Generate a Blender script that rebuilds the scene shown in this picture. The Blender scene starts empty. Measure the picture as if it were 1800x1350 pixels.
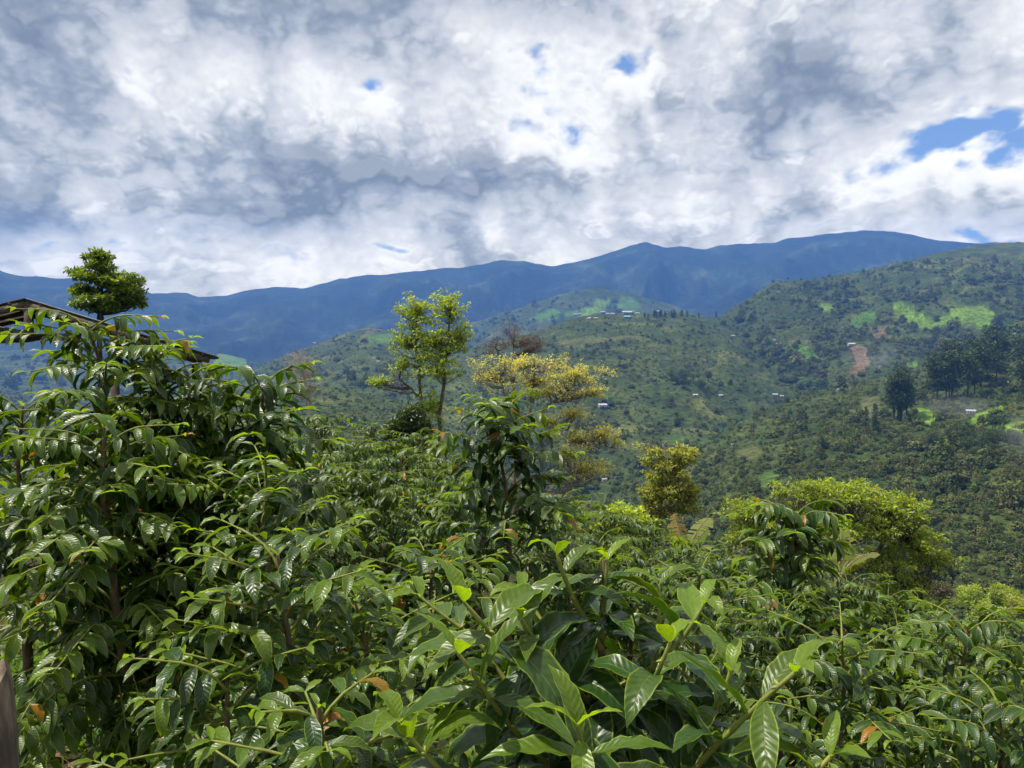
import bpy, math, random
import numpy as np
from mathutils import Vector, Matrix
R = math.radians
scene = bpy.context.scene
COL = scene.collection

# ------------------------------------------------------------------ camera
F = 1250.0                 # focal length in pixels of the 1800 px wide picture
HOR = 640.0                # row of the true horizon
CAMZ = 1.65
PITCH = -math.atan((675.0 - HOR) / F)
cam_d = bpy.data.cameras.new('camera')
cam_d.sensor_width = 36.0
cam_d.lens = 36.0 * F / 1800.0
cam_d.clip_start = 0.05
cam_d.clip_end = 60000
cam = bpy.data.objects.new('camera', cam_d)
COL.objects.link(cam)
cam.location = (0, 0, CAMZ)
cam.rotation_euler = (math.pi / 2 + PITCH, 0, 0)
scene.camera = cam

# ------------------------------------------------------------------ render / view settings
scene.view_settings.view_transform = 'Standard'
scene.view_settings.look = 'None'
scene.view_settings.exposure = 0.45
scene.view_settings.gamma = 1.0
scene.view_settings.use_curve_mapping = False
scene.render.engine = 'CYCLES'
cy = scene.cycles
cy.use_denoising = True
cy.use_adaptive_sampling = True
cy.adaptive_threshold = 0.02
cy.adaptive_min_samples = 6
cy.max_bounces = 6
cy.diffuse_bounces = 2
cy.glossy_bounces = 2
cy.transmission_bounces = 3
cy.transparent_max_bounces = 8
cy.volume_bounces = 0
cy.sample_clamp_indirect = 4.0
cy.caustics_reflective = False
cy.caustics_refractive = False

# ------------------------------------------------------------------ sun
SUN_EL, SUN_AZ = R(66), R(-78)       # azimuth from +Y (forward), negative = left
sd = Vector((math.sin(SUN_AZ) * math.cos(SUN_EL), math.cos(SUN_AZ) * math.cos(SUN_EL), math.sin(SUN_EL)))
sun_d = bpy.data.lights.new('sun', 'SUN')
sun_d.energy = 5.0
sun_d.angle = R(0.55)
sun_d.color = (1.0, 0.94, 0.84)
sun = bpy.data.objects.new('sun', sun_d)
COL.objects.link(sun)
sun.rotation_euler = (-sd).to_track_quat('-Z', 'Y').to_euler()
sun.location = sd * 50

# ------------------------------------------------------------------ node helper
class NT:
    def __init__(self, tree):
        self.t = tree; self.n = tree.nodes; self.l = tree.links
    def new(self, typ, **kw):
        nd = self.n.new(typ)
        for k, v in kw.items(): setattr(nd, k, v)
        return nd
    def put(self, sock, v):
        if hasattr(v, 'is_linked') or isinstance(v, bpy.types.NodeSocket): self.l.new(v, sock)
        elif v is not None: sock.default_value = v
    def math(self, op, a, b=None, c=None, clamp=False):
        nd = self.new('ShaderNodeMath', operation=op, use_clamp=clamp)
        for i, v in enumerate((a, b, c)):
            if v is not None: self.put(nd.inputs[i], v)
        return nd.outputs[0]
    def vmath(self, op, a, b=None, scale=None):
        nd = self.new('ShaderNodeVectorMath', operation=op)
        self.put(nd.inputs[0], a)
        if b is not None: self.put(nd.inputs[1], b)
        if scale is not None: self.put(nd.inputs['Scale'], scale)
        return nd.outputs['Value'] if op in ('DOT_PRODUCT', 'LENGTH', 'DISTANCE') else nd.outputs[0]
    def noise(self, vec, scale, detail=4, rough=0.55, lac=2.0, dist=0.0, color=False):
        nd = self.new('ShaderNodeTexNoise')
        if vec is not None: self.put(nd.inputs['Vector'], vec)
        self.put(nd.inputs['Scale'], scale); nd.inputs['Detail'].default_value = detail
        nd.inputs['Roughness'].default_value = rough; nd.inputs['Lacunarity'].default_value = lac
        nd.inputs['Distortion'].default_value = dist
        return nd.outputs['Color' if color else 0]
    def mapr(self, v, a, b, c=0.0, d=1.0, smooth=False):
        nd = self.new('ShaderNodeMapRange', interpolation_type='SMOOTHSTEP' if smooth else 'LINEAR')
        self.put(nd.inputs[0], v)
        for i, q in enumerate((a, b, c, d)): self.put(nd.inputs[i + 1], q)
        return nd.outputs[0]
    def mix(self, fac, a, b, blend='MIX'):
        nd = self.new('ShaderNodeMix', data_type='RGBA', blend_type=blend)
        self.put(nd.inputs[0], fac)
        for i, q in ((6, a), (7, b)):
            if isinstance(q, (tuple, list)): q = tuple(q) + ((1.0,) if len(q) == 3 else ())
            self.put(nd.inputs[i], q)
        return nd.outputs[2]
    def ramp(self, fac, stops, interp='LINEAR'):
        nd = self.new('ShaderNodeValToRGB'); cr = nd.color_ramp; cr.interpolation = interp
        while len(cr.elements) < len(stops): cr.elements.new(0.5)
        for e, (p, c) in zip(cr.elements, stops):
            e.position = p; e.color = tuple(c) + ((1.0,) if len(c) == 3 else ())
        self.put(nd.inputs[0], fac)
        return nd.outputs[0]
    def sep(self, v):
        nd = self.new('ShaderNodeSeparateXYZ'); self.put(nd.inputs[0], v); return nd.outputs
    def comb(self, x, y, z):
        nd = self.new('ShaderNodeCombineXYZ')
        for i, q in enumerate((x, y, z)): self.put(nd.inputs[i], q)
        return nd.outputs[0]

# ------------------------------------------------------------------ world: Nishita sky behind broken cumulus
world = bpy.data.worlds.new('World'); scene.world = world
world.use_nodes = True
wt = NT(world.node_tree)
for n_ in list(wt.n): wt.n.remove(n_)
SKY_STRENGTH = 0.14
HAZE = 0.00013                       # extinction of the valley air per metre
AIRLIGHT = (0.085, 0.180, 0.44)

# cloud thickness group: direction -> thickness (0 = clear, 1 = deep grey)
def cloud_group():
    g = bpy.data.node_groups.new('cloud_thickness', 'ShaderNodeTree')
    g.interface.new_socket('Dir', in_out='INPUT', socket_type='NodeSocketVector')
    g.interface.new_socket('T', in_out='OUTPUT', socket_type='NodeSocketFloat')
    t = NT(g)
    gi = t.new('NodeGroupInput'); go = t.new('NodeGroupOutput')
    d = gi.outputs[0]
    x, y, z = t.sep(d)
    zz = t.math('MAXIMUM', z, 0.0)
    k = t.math('DIVIDE', 1.0, t.math('ADD', zz, 0.17))
    p = t.comb(t.math('MULTIPLY', x, k), t.math('MULTIPLY', y, k), 0.0)
    warp = t.noise(p, 2.2, 4, 0.6, color=True)
    wv = t.vmath('SUBTRACT', warp, (0.5, 0.5, 0.5))
    p2 = t.vmath('ADD', p, t.vmath('SCALE', wv, scale=0.35))
    base = t.noise(t.vmath('ADD', p2, (CL_X, CL_Y, 0.0)), 1.25, 2.0, 0.5)
    # cauliflower relief: folded noise, rounded heads parted by sharp creases
    pd = t.vmath('ADD', t.vmath('MULTIPLY', d, (1.0, 1.0, 1.35)), t.vmath('SCALE', wv, scale=0.05))
    f1 = t.math('ABSOLUTE', t.math('SUBTRACT', t.noise(pd, 5.0, 3.0, 0.5), 0.5))
    f2 = t.math('ABSOLUTE', t.math('SUBTRACT', t.noise(pd, 15.0, 3.0, 0.55), 0.5))
    T = t.math('MULTIPLY_ADD', base, 0.15 / 0.10, 0.30 - 0.5 * 0.15 / 0.10)
    T = t.math('SUBTRACT', T, t.math('MULTIPLY_ADD', f1, 0.13 / 0.06, -0.085 * 0.13 / 0.06))
    T = t.math('SUBTRACT', T, t.math('MULTIPLY_ADD', f2, 0.085 / 0.055, -0.08 * 0.085 / 0.055))
    f3 = t.noise(t.vmath('ADD', pd, (3.1, 0.7, 5.2)), 24.0, 4.0, 0.65)
    T = t.math('ADD', T, t.math('MULTIPLY_ADD', f3, 0.55, -0.275))
    # large bodies of the layer: thick banks and gaps in direction space (azimuth, elevation)
    az = t.math('ARCTAN2', x, y)
    el = t.math('ARCSINE', z)
    w2 = t.noise(d, 5.5, 3, 0.62, color=True)
    wx, wy, wz = t.sep(w2)
    az = t.math('ADD', az, t.math('MULTIPLY_ADD', wx, 0.34, -0.17))
    el = t.math('ADD', el, t.math('MULTIPLY_ADD', wy, 0.17, -0.085))
    for (px, py, sx, sy, w) in BANKS:
        a0 = math.atan((px - 900) / F); e0 = math.atan((HOR - py) / F * math.cos(a0))
        da = t.math('DIVIDE', t.math('SUBTRACT', az, a0), sx / F)
        de = t.math('DIVIDE', t.math('SUBTRACT', el, e0), sy / F)
        q = t.math('MULTIPLY_ADD', da, da, t.math('MULTIPLY', de, de))
        b = t.math('POWER', 2.71828, t.math('MULTIPLY', q, -1.0))
        T = t.math('MULTIPLY_ADD', b, w, T)
    t.l.new(T, go.inputs[0])
    return g
CL_X, CL_Y = 3.3, 1.2
BANKS = [(0, 150, 210, 180, 0.50), (1440, 150, 270, 100, 0.52), (770, 322, 270, 40, 0.50), (900, 10, 330, 45, 0.36), (430, 372, 170, 24, 0.32), (480, 292, 220, 30, 0.22), (200, 340, 220, 30, 0.15), (330, 50, 90, 50, 0.2), (850, 165, 120, 70, 0.16), (1050, 180, 120, 70, 0.12), (660, 150, 80, 50, 0.14), (1100, 350, 70, 30, 0.15),
         (1330, 355, 260, 25, 0.12), (1650, 330, 150, 25, 0.15), (1000, 400, 220, 20, 0.25),
         (1690, 238, 125, 50, -0.72), (1100, 75, 30, 85, -0.44), (1435, 388, 75, 16, -0.5), (130, 415, 50, 9, -0.30), (300, 437, 70, 8, -0.22), (490, 450, 70, 8, -0.24), (660, 455, 50, 8, -0.3), (1790, 405, 80, 14, -0.5),
         (620, 190, 320, 90, -0.12), (1130, 250, 200, 120, -0.12), (250, 200, 110, 70, -0.12), (1600, 290, 150, 40, -0.12), (900, 450, 900, 35, -0.06)]
CG = cloud_group()
tc = wt.new('ShaderNodeTexCoord')
wdir = wt.vmath('NORMALIZE', tc.outputs['Generated'])
g1 = wt.new('ShaderNodeGroup', node_tree=CG); wt.put(g1.inputs[0], wdir)
up = wt.vmath('NORMALIZE', wt.vmath('ADD', wdir, (-0.006, -0.004, 0.020)))
g2 = wt.new('ShaderNodeGroup', node_tree=CG); wt.put(g2.inputs[0], up)
T1, T2 = g1.outputs[0], g2.outputs[0]
grad = wt.math('SUBTRACT', T1, T2)
sky = wt.new('ShaderNodeTexSky', sky_type='NISHITA', sun_disc=False)
sky.sun_elevation = SUN_EL; sky.sun_rotation = SUN_AZ
sky.altitude = 1500; sky.air_density = 1.0; sky.dust_density = 0.4; sky.ozone_density = 1.6
def sc(c, k=1.0 / SKY_STRENGTH): return tuple(q * k for q in c)
body = wt.ramp(T1, [(0.0, (0.62, 0.64, 0.68)), (0.12, (0.70, 0.705, 0.715)), (0.32, (0.575, 0.585, 0.61)), (0.54, (0.405, 0.435, 0.49)), (0.72, (0.245, 0.285, 0.36)), (0.95, (0.16, 0.20, 0.275))], 'LINEAR')
lit = wt.mapr(grad, 0.03, 0.28, 0.0, 1.0, smooth=True)
shd = wt.mapr(grad, -0.04, -0.36, 0.0, 1.0, smooth=True)
thick = wt.mapr(T1, 0.45, 0.80, 0.70, 0.16, smooth=True)
body = wt.mix(wt.math('MULTIPLY', lit, thick), body, (0.76, 0.76, 0.76))
body = wt.mix(wt.math('MULTIPLY', shd, 0.40), body, (0.30, 0.335, 0.41))
# clouds lie beyond the humid air of the valley: their own radiance, before that air dims and blues it
elz = wt.sep(wdir)[2]
path = wt.math('MINIMUM', 7380.0, wt.math('DIVIDE', 1418.0, wt.math('MAXIMUM', elz, 0.05)))
tran = wt.math('POWER', 2.71828, wt.math('MULTIPLY', path, -HAZE))
air = wt.vmath('SCALE', AIRLIGHT, scale=wt.math('SUBTRACT', 1.0, tran))
body = wt.vmath('SCALE', wt.vmath('SUBTRACT', body, air), scale=wt.math('DIVIDE', 1.0 / SKY_STRENGTH, tran))
body = wt.vmath('MAXIMUM', body, (0.0, 0.0, 0.0))
alpha = wt.mapr(T1, -0.22, 0.04, 0.0, 1.0, smooth=True)
wcol = wt.mix(alpha, sky.outputs[0], body)
bg = wt.new('ShaderNodeBackground'); bg.inputs['Strength'].default_value = SKY_STRENGTH
wt.l.new(wcol, bg.inputs['Color'])
wo = wt.new('ShaderNodeOutputWorld'); wt.l.new(bg.outputs[0], wo.inputs[0])
world.cycles.sampling_method = 'MANUAL'; world.cycles.sample_map_resolution = 512

# ------------------------------------------------------------------ general helpers
def P(px, py, d):
    """world point seen at picture pixel (px, py) at depth d in front of the camera"""
    x = (px - 900) / F * d; yc = (675 - py) / F * d
    c, s = math.cos(PITCH), math.sin(PITCH)
    return Vector((x, d * c - yc * s, CAMZ + d * s + yc * c))

def project(x, y, z):
    c, s = math.cos(PITCH), math.sin(PITCH)
    zz = z - CAMZ
    d = y * c + zz * s; v = -y * s + zz * c
    d = np.maximum(d, 1e-3)
    return 900 + F * x / d, 675 - F * v / d, d

def mesh_np(name, verts, faces, mat=None, smooth=False, uv=None, attrs=None):
    """verts (N,3); faces list of (M,k) int arrays; uv (N,2) per vertex; attrs {name: (N,4)}"""
    me = bpy.data.meshes.new(name)
    verts = np.asarray(verts, dtype=np.float32)
    if not isinstance(faces, list): faces = [faces]
    faces = [np.asarray(f, dtype=np.int32) for f in faces if len(f)]
    nl = sum(f.size for f in faces); nf = sum(len(f) for f in faces)
    me.vertices.add(len(verts)); me.vertices.foreach_set('co', verts.ravel())
    me.loops.add(nl); me.polygons.add(nf)
    li = np.concatenate([f.ravel() for f in faces])
    me.loops.foreach_set('vertex_index', li)
    tot = np.concatenate([np.full(len(f), f.shape[1], dtype=np.int32) for f in faces])
    st = np.concatenate([[0], np.cumsum(tot)[:-1]]).astype(np.int32)
    me.polygons.foreach_set('loop_start', st)
    if smooth: me.polygons.foreach_set('use_smooth', np.ones(nf, dtype=bool))
    if uv is not None:
        ul = me.uv_layers.new(name='UVMap')
        ul.data.foreach_set('uv', np.asarray(uv, dtype=np.float32)[li].ravel())
    for k, v in (attrs or {}).items():
        a = me.attributes.new(k, 'FLOAT_COLOR', 'POINT')
        a.data.foreach_set('color', np.asarray(v, dtype=np.float32).ravel())
    me.update(calc_edges=True)
    if mat is not None: me.materials.append(mat)
    return me

def obj(name, me, parent=None, loc=None):
    o = bpy.data.objects.new(name, me); COL.objects.link(o)
    if loc is not None: o.location = loc
    if parent is not None: o.parent = parent
    return o
def tag(o, label=None, cat=None, group=None, kind=None):
    if label: o['label'] = label
    if cat: o['category'] = cat
    if group: o['group'] = group
    if kind: o['kind'] = kind
    return o
def thing(name, label, cat, loc=(0, 0, 0), rz=0.0, group=None):
    o = bpy.data.objects.new(name, None); COL.objects.link(o)
    o.empty_display_size = 0.2
    o.location = loc; o.rotation_euler = (0, 0, rz)
    return tag(o, label, cat, group)

# numpy gradient noise -------------------------------------------------
_rs = np.random.RandomState(7)
_perm = np.concatenate([_rs.permutation(1024)] * 2)
_ga = _rs.rand(1024) * 2 * np.pi
_gx, _gy = np.cos(_ga), np.sin(_ga)
def pnoise(x, y):
    x = np.asarray(x, dtype=np.float64); y = np.asarray(y, dtype=np.float64)
    xi = np.floor(x).astype(np.int64); yi = np.floor(y).astype(np.int64)
    xf = x - xi; yf = y - yi
    u = xf * xf * xf * (xf * (xf * 6 - 15) + 10); v = yf * yf * yf * (yf * (yf * 6 - 15) + 10)
    def g(ix, iy, fx, fy):
        h = _perm[(_perm[ix & 1023] + iy) & 1023]
        return _gx[h] * fx + _gy[h] * fy
    a = g(xi, yi, xf, yf); b = g(xi + 1, yi, xf - 1, yf)
    c = g(xi, yi + 1, xf, yf - 1); d = g(xi + 1, yi + 1, xf - 1, yf - 1)
    return (a + (b - a) * u + ((c + (d - c) * u) - (a + (b - a) * u)) * v) * 1.5
def fbm(x, y, oct=4, gain=0.5, lac=2.03):
    s = 0; a = 1.0; n = 0
    for i in range(oct):
        s = s + a * pnoise(x + 17.3 * i, y - 9.1 * i); n += a
        x = x * lac; y = y * lac; a *= gain
    return s / n
def ridged(x, y, oct=4, gain=0.5, lac=2.03):
    s = 0; a = 1.0; n = 0
    for i in range(oct):
        s = s + a * (1 - 2 * np.abs(pnoise(x + 31.7 * i, y + 5.3 * i))); n += a
        x = x * lac; y = y * lac; a *= gain
    return s / n
# ================================================================== TERRAIN
def spl(v, k): return k * np.logaddexp(0, v / k)
def ground_local(x, y):
    x = np.asarray(x, dtype=np.float64); y = np.asarray(y, dtype=np.float64)
    yc = np.clip(y, -15, 12)
    s = spl(x, 0.5); s = np.where(s > 14, 14 + (s - 14) * 0.35, s)
    z = -0.05 * yc - 0.27 * s - 0.045 * np.clip(y, -4, 8) * (spl(x + 0.2, 0.5)).clip(0, 14)
    z = z - 0.33 * spl(y - 12, 3.0)
    z = z + 0.06 * fbm(x * 0.5, y * 0.5, 3)
    return z

# layers: crest rows in the picture (px -> row, distance), foot distance/row
LAY = [
  dict(n='near_right', px=[980, 1100, 1215, 1300, 1420, 1500, 1600, 1700, 1800, 2100, 2600], y=[960, 850, 800, 742, 690, 672, 650, 618, 590, 520, 470], r=[520, 590, 650, 720, 800, 850, 900, 950, 1000, 1150, 1300], rf=215, yf=1130, amp=0.12, lam=170),
  dict(n='back_right', px=[900, 1100, 1200, 1270, 1360, 1420, 1520, 1600, 1700, 1750, 1800, 2200, 2700], y=[760, 690, 610, 552, 494, 492, 475, 455, 433, 428, 425, 395, 380], r=[1700, 1800, 1900, 2000, 2100, 2150, 2200, 2300, 2400, 2450, 2500, 2700, 2900], rf=1050, yf=770, amp=0.12, lam=330),
  dict(n='village', px=[200, 500, 700, 850, 960, 1000, 1050, 1100, 1190, 1280, 1400, 1500, 1700], y=[790, 715, 650, 606, 577, 560, 551, 549, 550, 560, 610, 680, 800], r=[1100, 1300, 1500, 1600, 1650, 1700, 1720, 1750, 1800, 1850, 1850, 1800, 1700], rf=620, yf=930, amp=0.13, lam=300),
  dict(n='mid_left', px=[-900, -200, 200, 350, 420, 480, 560, 620, 650, 720, 800, 900, 1000], y=[560, 640, 720, 690, 660, 632, 604, 581, 574, 588, 606, 640, 700], r=[2300, 2200, 2200, 2200, 2300, 2400, 2400, 2450, 2500, 2500, 2500, 2400, 2300], rf=700, yf=850, amp=0.10, lam=360),
  dict(n='lit_valley', px=[-800, 0, 300, 400, 500, 600, 700, 850, 920, 980, 1050, 1120, 1200, 1300], y=[620, 615, 612, 622, 650, 640, 600, 560, 538, 518, 503, 518, 541, 590], r=[3600, 3600, 3600, 3700, 3800, 3800, 3800, 3900, 3950, 4000, 4000, 4000, 4000, 3900], rf=2700, yf=690, amp=0.14, lam=480),
  dict(n='range', px=[-1200, -500, -200, 0, 20, 60, 130, 200, 270, 330, 350, 400, 450, 480, 530, 600, 625, 700, 760, 850, 880, 920, 970, 1010, 1060, 1110, 1135, 1170, 1240, 1295, 1330, 1420, 1470, 1510, 1560, 1600, 1640, 1720, 1900, 2400, 3000],
       y=[440, 455, 452, 474, 480, 486, 489, 500, 516, 514, 521, 520, 507, 503, 507, 490, 485, 480, 473, 465, 457, 457, 467, 460, 446, 432, 425, 433, 437, 427, 429, 414, 410, 404, 408, 413, 422, 428, 420, 400, 430], r=None, rf=4300, yf=650, amp=0.22, lam=800),
  dict(n='spur', px=[600, 800, 900, 1000, 1100, 1160, 1200, 1260, 1300, 1340, 1400, 1500, 1700], y=[720, 672, 640, 616, 603, 602, 610, 640, 668, 705, 748, 810, 900], r=[1200, 1250, 1300, 1330, 1380, 1380, 1350, 1300, 1250, 1200, 1150, 1050, 900], rf=640, yf=935, amp=0.10, lam=210),
  dict(n='left_near', px=[-600, 0, 200, 400, 500, 600, 700, 800, 900, 1000], y=[700, 720, 712, 688, 674, 680, 704, 748, 800, 880], r=[850, 850, 850, 870, 900, 900, 880, 850, 800, 750], rf=420, yf=870, amp=0.10, lam=180),
]
RANGE_R = 6800.0
def terrain(x, y, want_layer=False):
    x = np.asarray(x, dtype=np.float64); y = np.asarray(y, dtype=np.float64)
    r = np.hypot(x, y); a = np.arctan2(x, y)
    u = np.clip(a, -R(62), R(62)); px = 900 + F * np.tan(u); c = np.cos(u)
    z = np.maximum(ground_local(x, y), -185.0 + 25 * fbm(x / 160, y / 160, 3))
    z = z + (4.0 * fbm(x / 45, y / 45, 3)) * np.clip((r - 70) / 120, 0, 1)
    lay = np.zeros(r.shape, dtype=np.int8)
    for i, L in enumerate(LAY):
        yc = np.interp(px, L['px'], L['y'])
        rc = np.interp(px, L['px'], L['r']) if L['r'] else np.full_like(px, RANGE_R) + 260 * np.sin(px / 210.0)
        d = rc * c if L['r'] is None else rc
        rc = d / np.maximum(c, 0.3)
        zc = CAMZ + (HOR - yc) / F * d
        zf = np.minimum(CAMZ + (HOR - L['yf']) / F * L['rf'], zc - 20)
        t = (r - L['rf']) / (rc - L['rf'])
        sh = np.where(t > 0, np.maximum(t, 0) ** 1.12, t)
        zl = zf + (zc - zf) * sh
        zl = np.where(t > 1, zc - 0.38 * (r - rc), zl)
        k = np.clip(np.abs(t - 1) * 3.2, 0.0, 1.0); k = k * k * (3 - 2 * k)
        lam = L['lam']
        wx = x + 0.35 * lam * fbm(x / lam + 40 * i, y / lam, 2); wy = y + 0.35 * lam * fbm(x / lam, y / lam + 70 * i, 2)
        rg = ridged(wx / lam + 11 * i, wy / lam * 0.8 + 3 * i, 5, 0.48)
        zl = zl + L['amp'] * np.abs(zc - zf) * (rg - 0.25) * k
        zl = zl + 0.012 * lam * fbm(x / lam * 6, y / lam * 6, 3)
        m = zl > z
        z = np.where(m, zl, z); lay = np.where(m, i + 1, lay)
    return (z, lay) if want_layer else z
def gz(x, y): return float(terrain(np.array([x]), np.array([y]))[0])

# polygons of other land cover, some with sunlit patches put into a brighter pasture colour, drawn on the hillsides as seen from the farm (layer, colour, outline rows)
LIME, PAST, SOIL, DRY, GRASS = (0.115, 0.20, 0.015), (0.075, 0.15, 0.016), (0.15, 0.10, 0.052), (0.085, 0.095, 0.028), (0.055, 0.10, 0.016)
FIELDS_AND_SUNLIT = [
 (2, LIME, [(1568, 545), (1580, 530), (1595, 533), (1610, 550), (1640, 558), (1645, 575), (1620, 578), (1590, 560)]),  # this and the next: lime field, sunlit hillside put into its colour
 (2, LIME, [(1630, 582), (1660, 555), (1680, 540), (1720, 535), (1750, 550), (1740, 575), (1700, 570), (1680, 560), (1650, 580)]),
 (2, LIME, [(1442, 541), (1450, 535), (1470, 537), (1472, 545), (1448, 548)]),
 (2, PAST, [(1495, 570), (1520, 545), (1535, 540), (1548, 552), (1530, 570), (1510, 580)]),
 (2, SOIL, [(1490, 612), (1508, 607), (1522, 612), (1526, 630), (1535, 640), (1520, 648), (1508, 656), (1492, 660), (1500, 640), (1503, 625)]),
 (2, SOIL, [(1530, 588), (1555, 574), (1562, 580), (1545, 598)]),
 (2, DRY, [(1385, 598), (1425, 592), (1425, 602), (1388, 605)]),
 (2, PAST, [(1385, 612), (1415, 610), (1440, 628), (1420, 634), (1395, 622)]),
 (2, LIME, [(1590, 640), (1610, 636), (1614, 650), (1594, 652)]),
 (1, LIME, [(1600, 752), (1604, 738), (1614, 716), (1640, 722), (1655, 728), (1642, 740), (1632, 752)]),
 (1, LIME, [(1698, 742), (1718, 728), (1740, 720), (1762, 712), (1765, 720), (1748, 735), (1720, 752), (1700, 750)]),
 (1, LIME, [(1714, 756), (1740, 748), (1770, 746), (1800, 738), (1830, 735), (1830, 750), (1790, 756), (1750, 757)]),
 (1, DRY, [(1515, 700), (1545, 696), (1548, 730), (1515, 740)]),
 (1, GRASS, [(1330, 840), (1370, 820), (1385, 825), (1345, 860)]),
 (1, DRY, [(1290, 790), (1330, 784), (1345, 800), (1300, 812)]),
 (3, GRASS, [(1160, 770), (1195, 763), (1215, 772), (1205, 785), (1165, 780)]),
 (3, GRASS, [(1055, 690), (1080, 685), (1085, 697), (1060, 698)]),
 (3, DRY, [(970, 600), (1120, 588), (1130, 592), (1000, 612)]),
 (4, DRY, [(625, 600), (645, 582), (662, 578), (655, 590), (635, 605)]),
 (4, PAST, [(645, 590), (700, 585), (690, 605), (650, 603)]),  # brighter pasture green carries the sunlit patch of the left hill
 (5, LIME, [(985, 560), (1000, 548), (1040, 540), (1050, 525), (1075, 528), (1060, 545), (1030, 560)]),  # sunlit face of the small hill put into the lime colour
 (5, PAST, [(1080, 545), (1090, 520), (1110, 522), (1130, 540), (1110, 552)]),
 (5, PAST, [(930, 562), (960, 545), (985, 545), (980, 562)]),
 (5, LIME, [(375, 640), (385, 618), (430, 630), (440, 650), (400, 655)]),
]
def in_poly(px, py, poly):
    ins = np.zeros(px.shape, dtype=bool); n = len(poly); j = n - 1
    for i in range(n):
        xi, yi = poly[i]; xj, yj = poly[j]
        if yi != yj: ins ^= ((yi > py) != (yj > py)) & (px < (xj - xi) * (py - yi) / (yj - yi) + xi)
        j = i
    return ins
def field_index(x, y, z, lay):
    px, py, d = project(x, y, z)
    wob = 4 * fbm(x / 30, y / 30, 2)
    px = px + wob; py = py + 0.6 * wob
    out = np.full(px.shape, -1, dtype=np.int16)
    for i, (L, c, poly) in enumerate(FIELDS_AND_SUNLIT):
        out[(lay == L) & in_poly(px, py, poly)] = i
    return out

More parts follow.
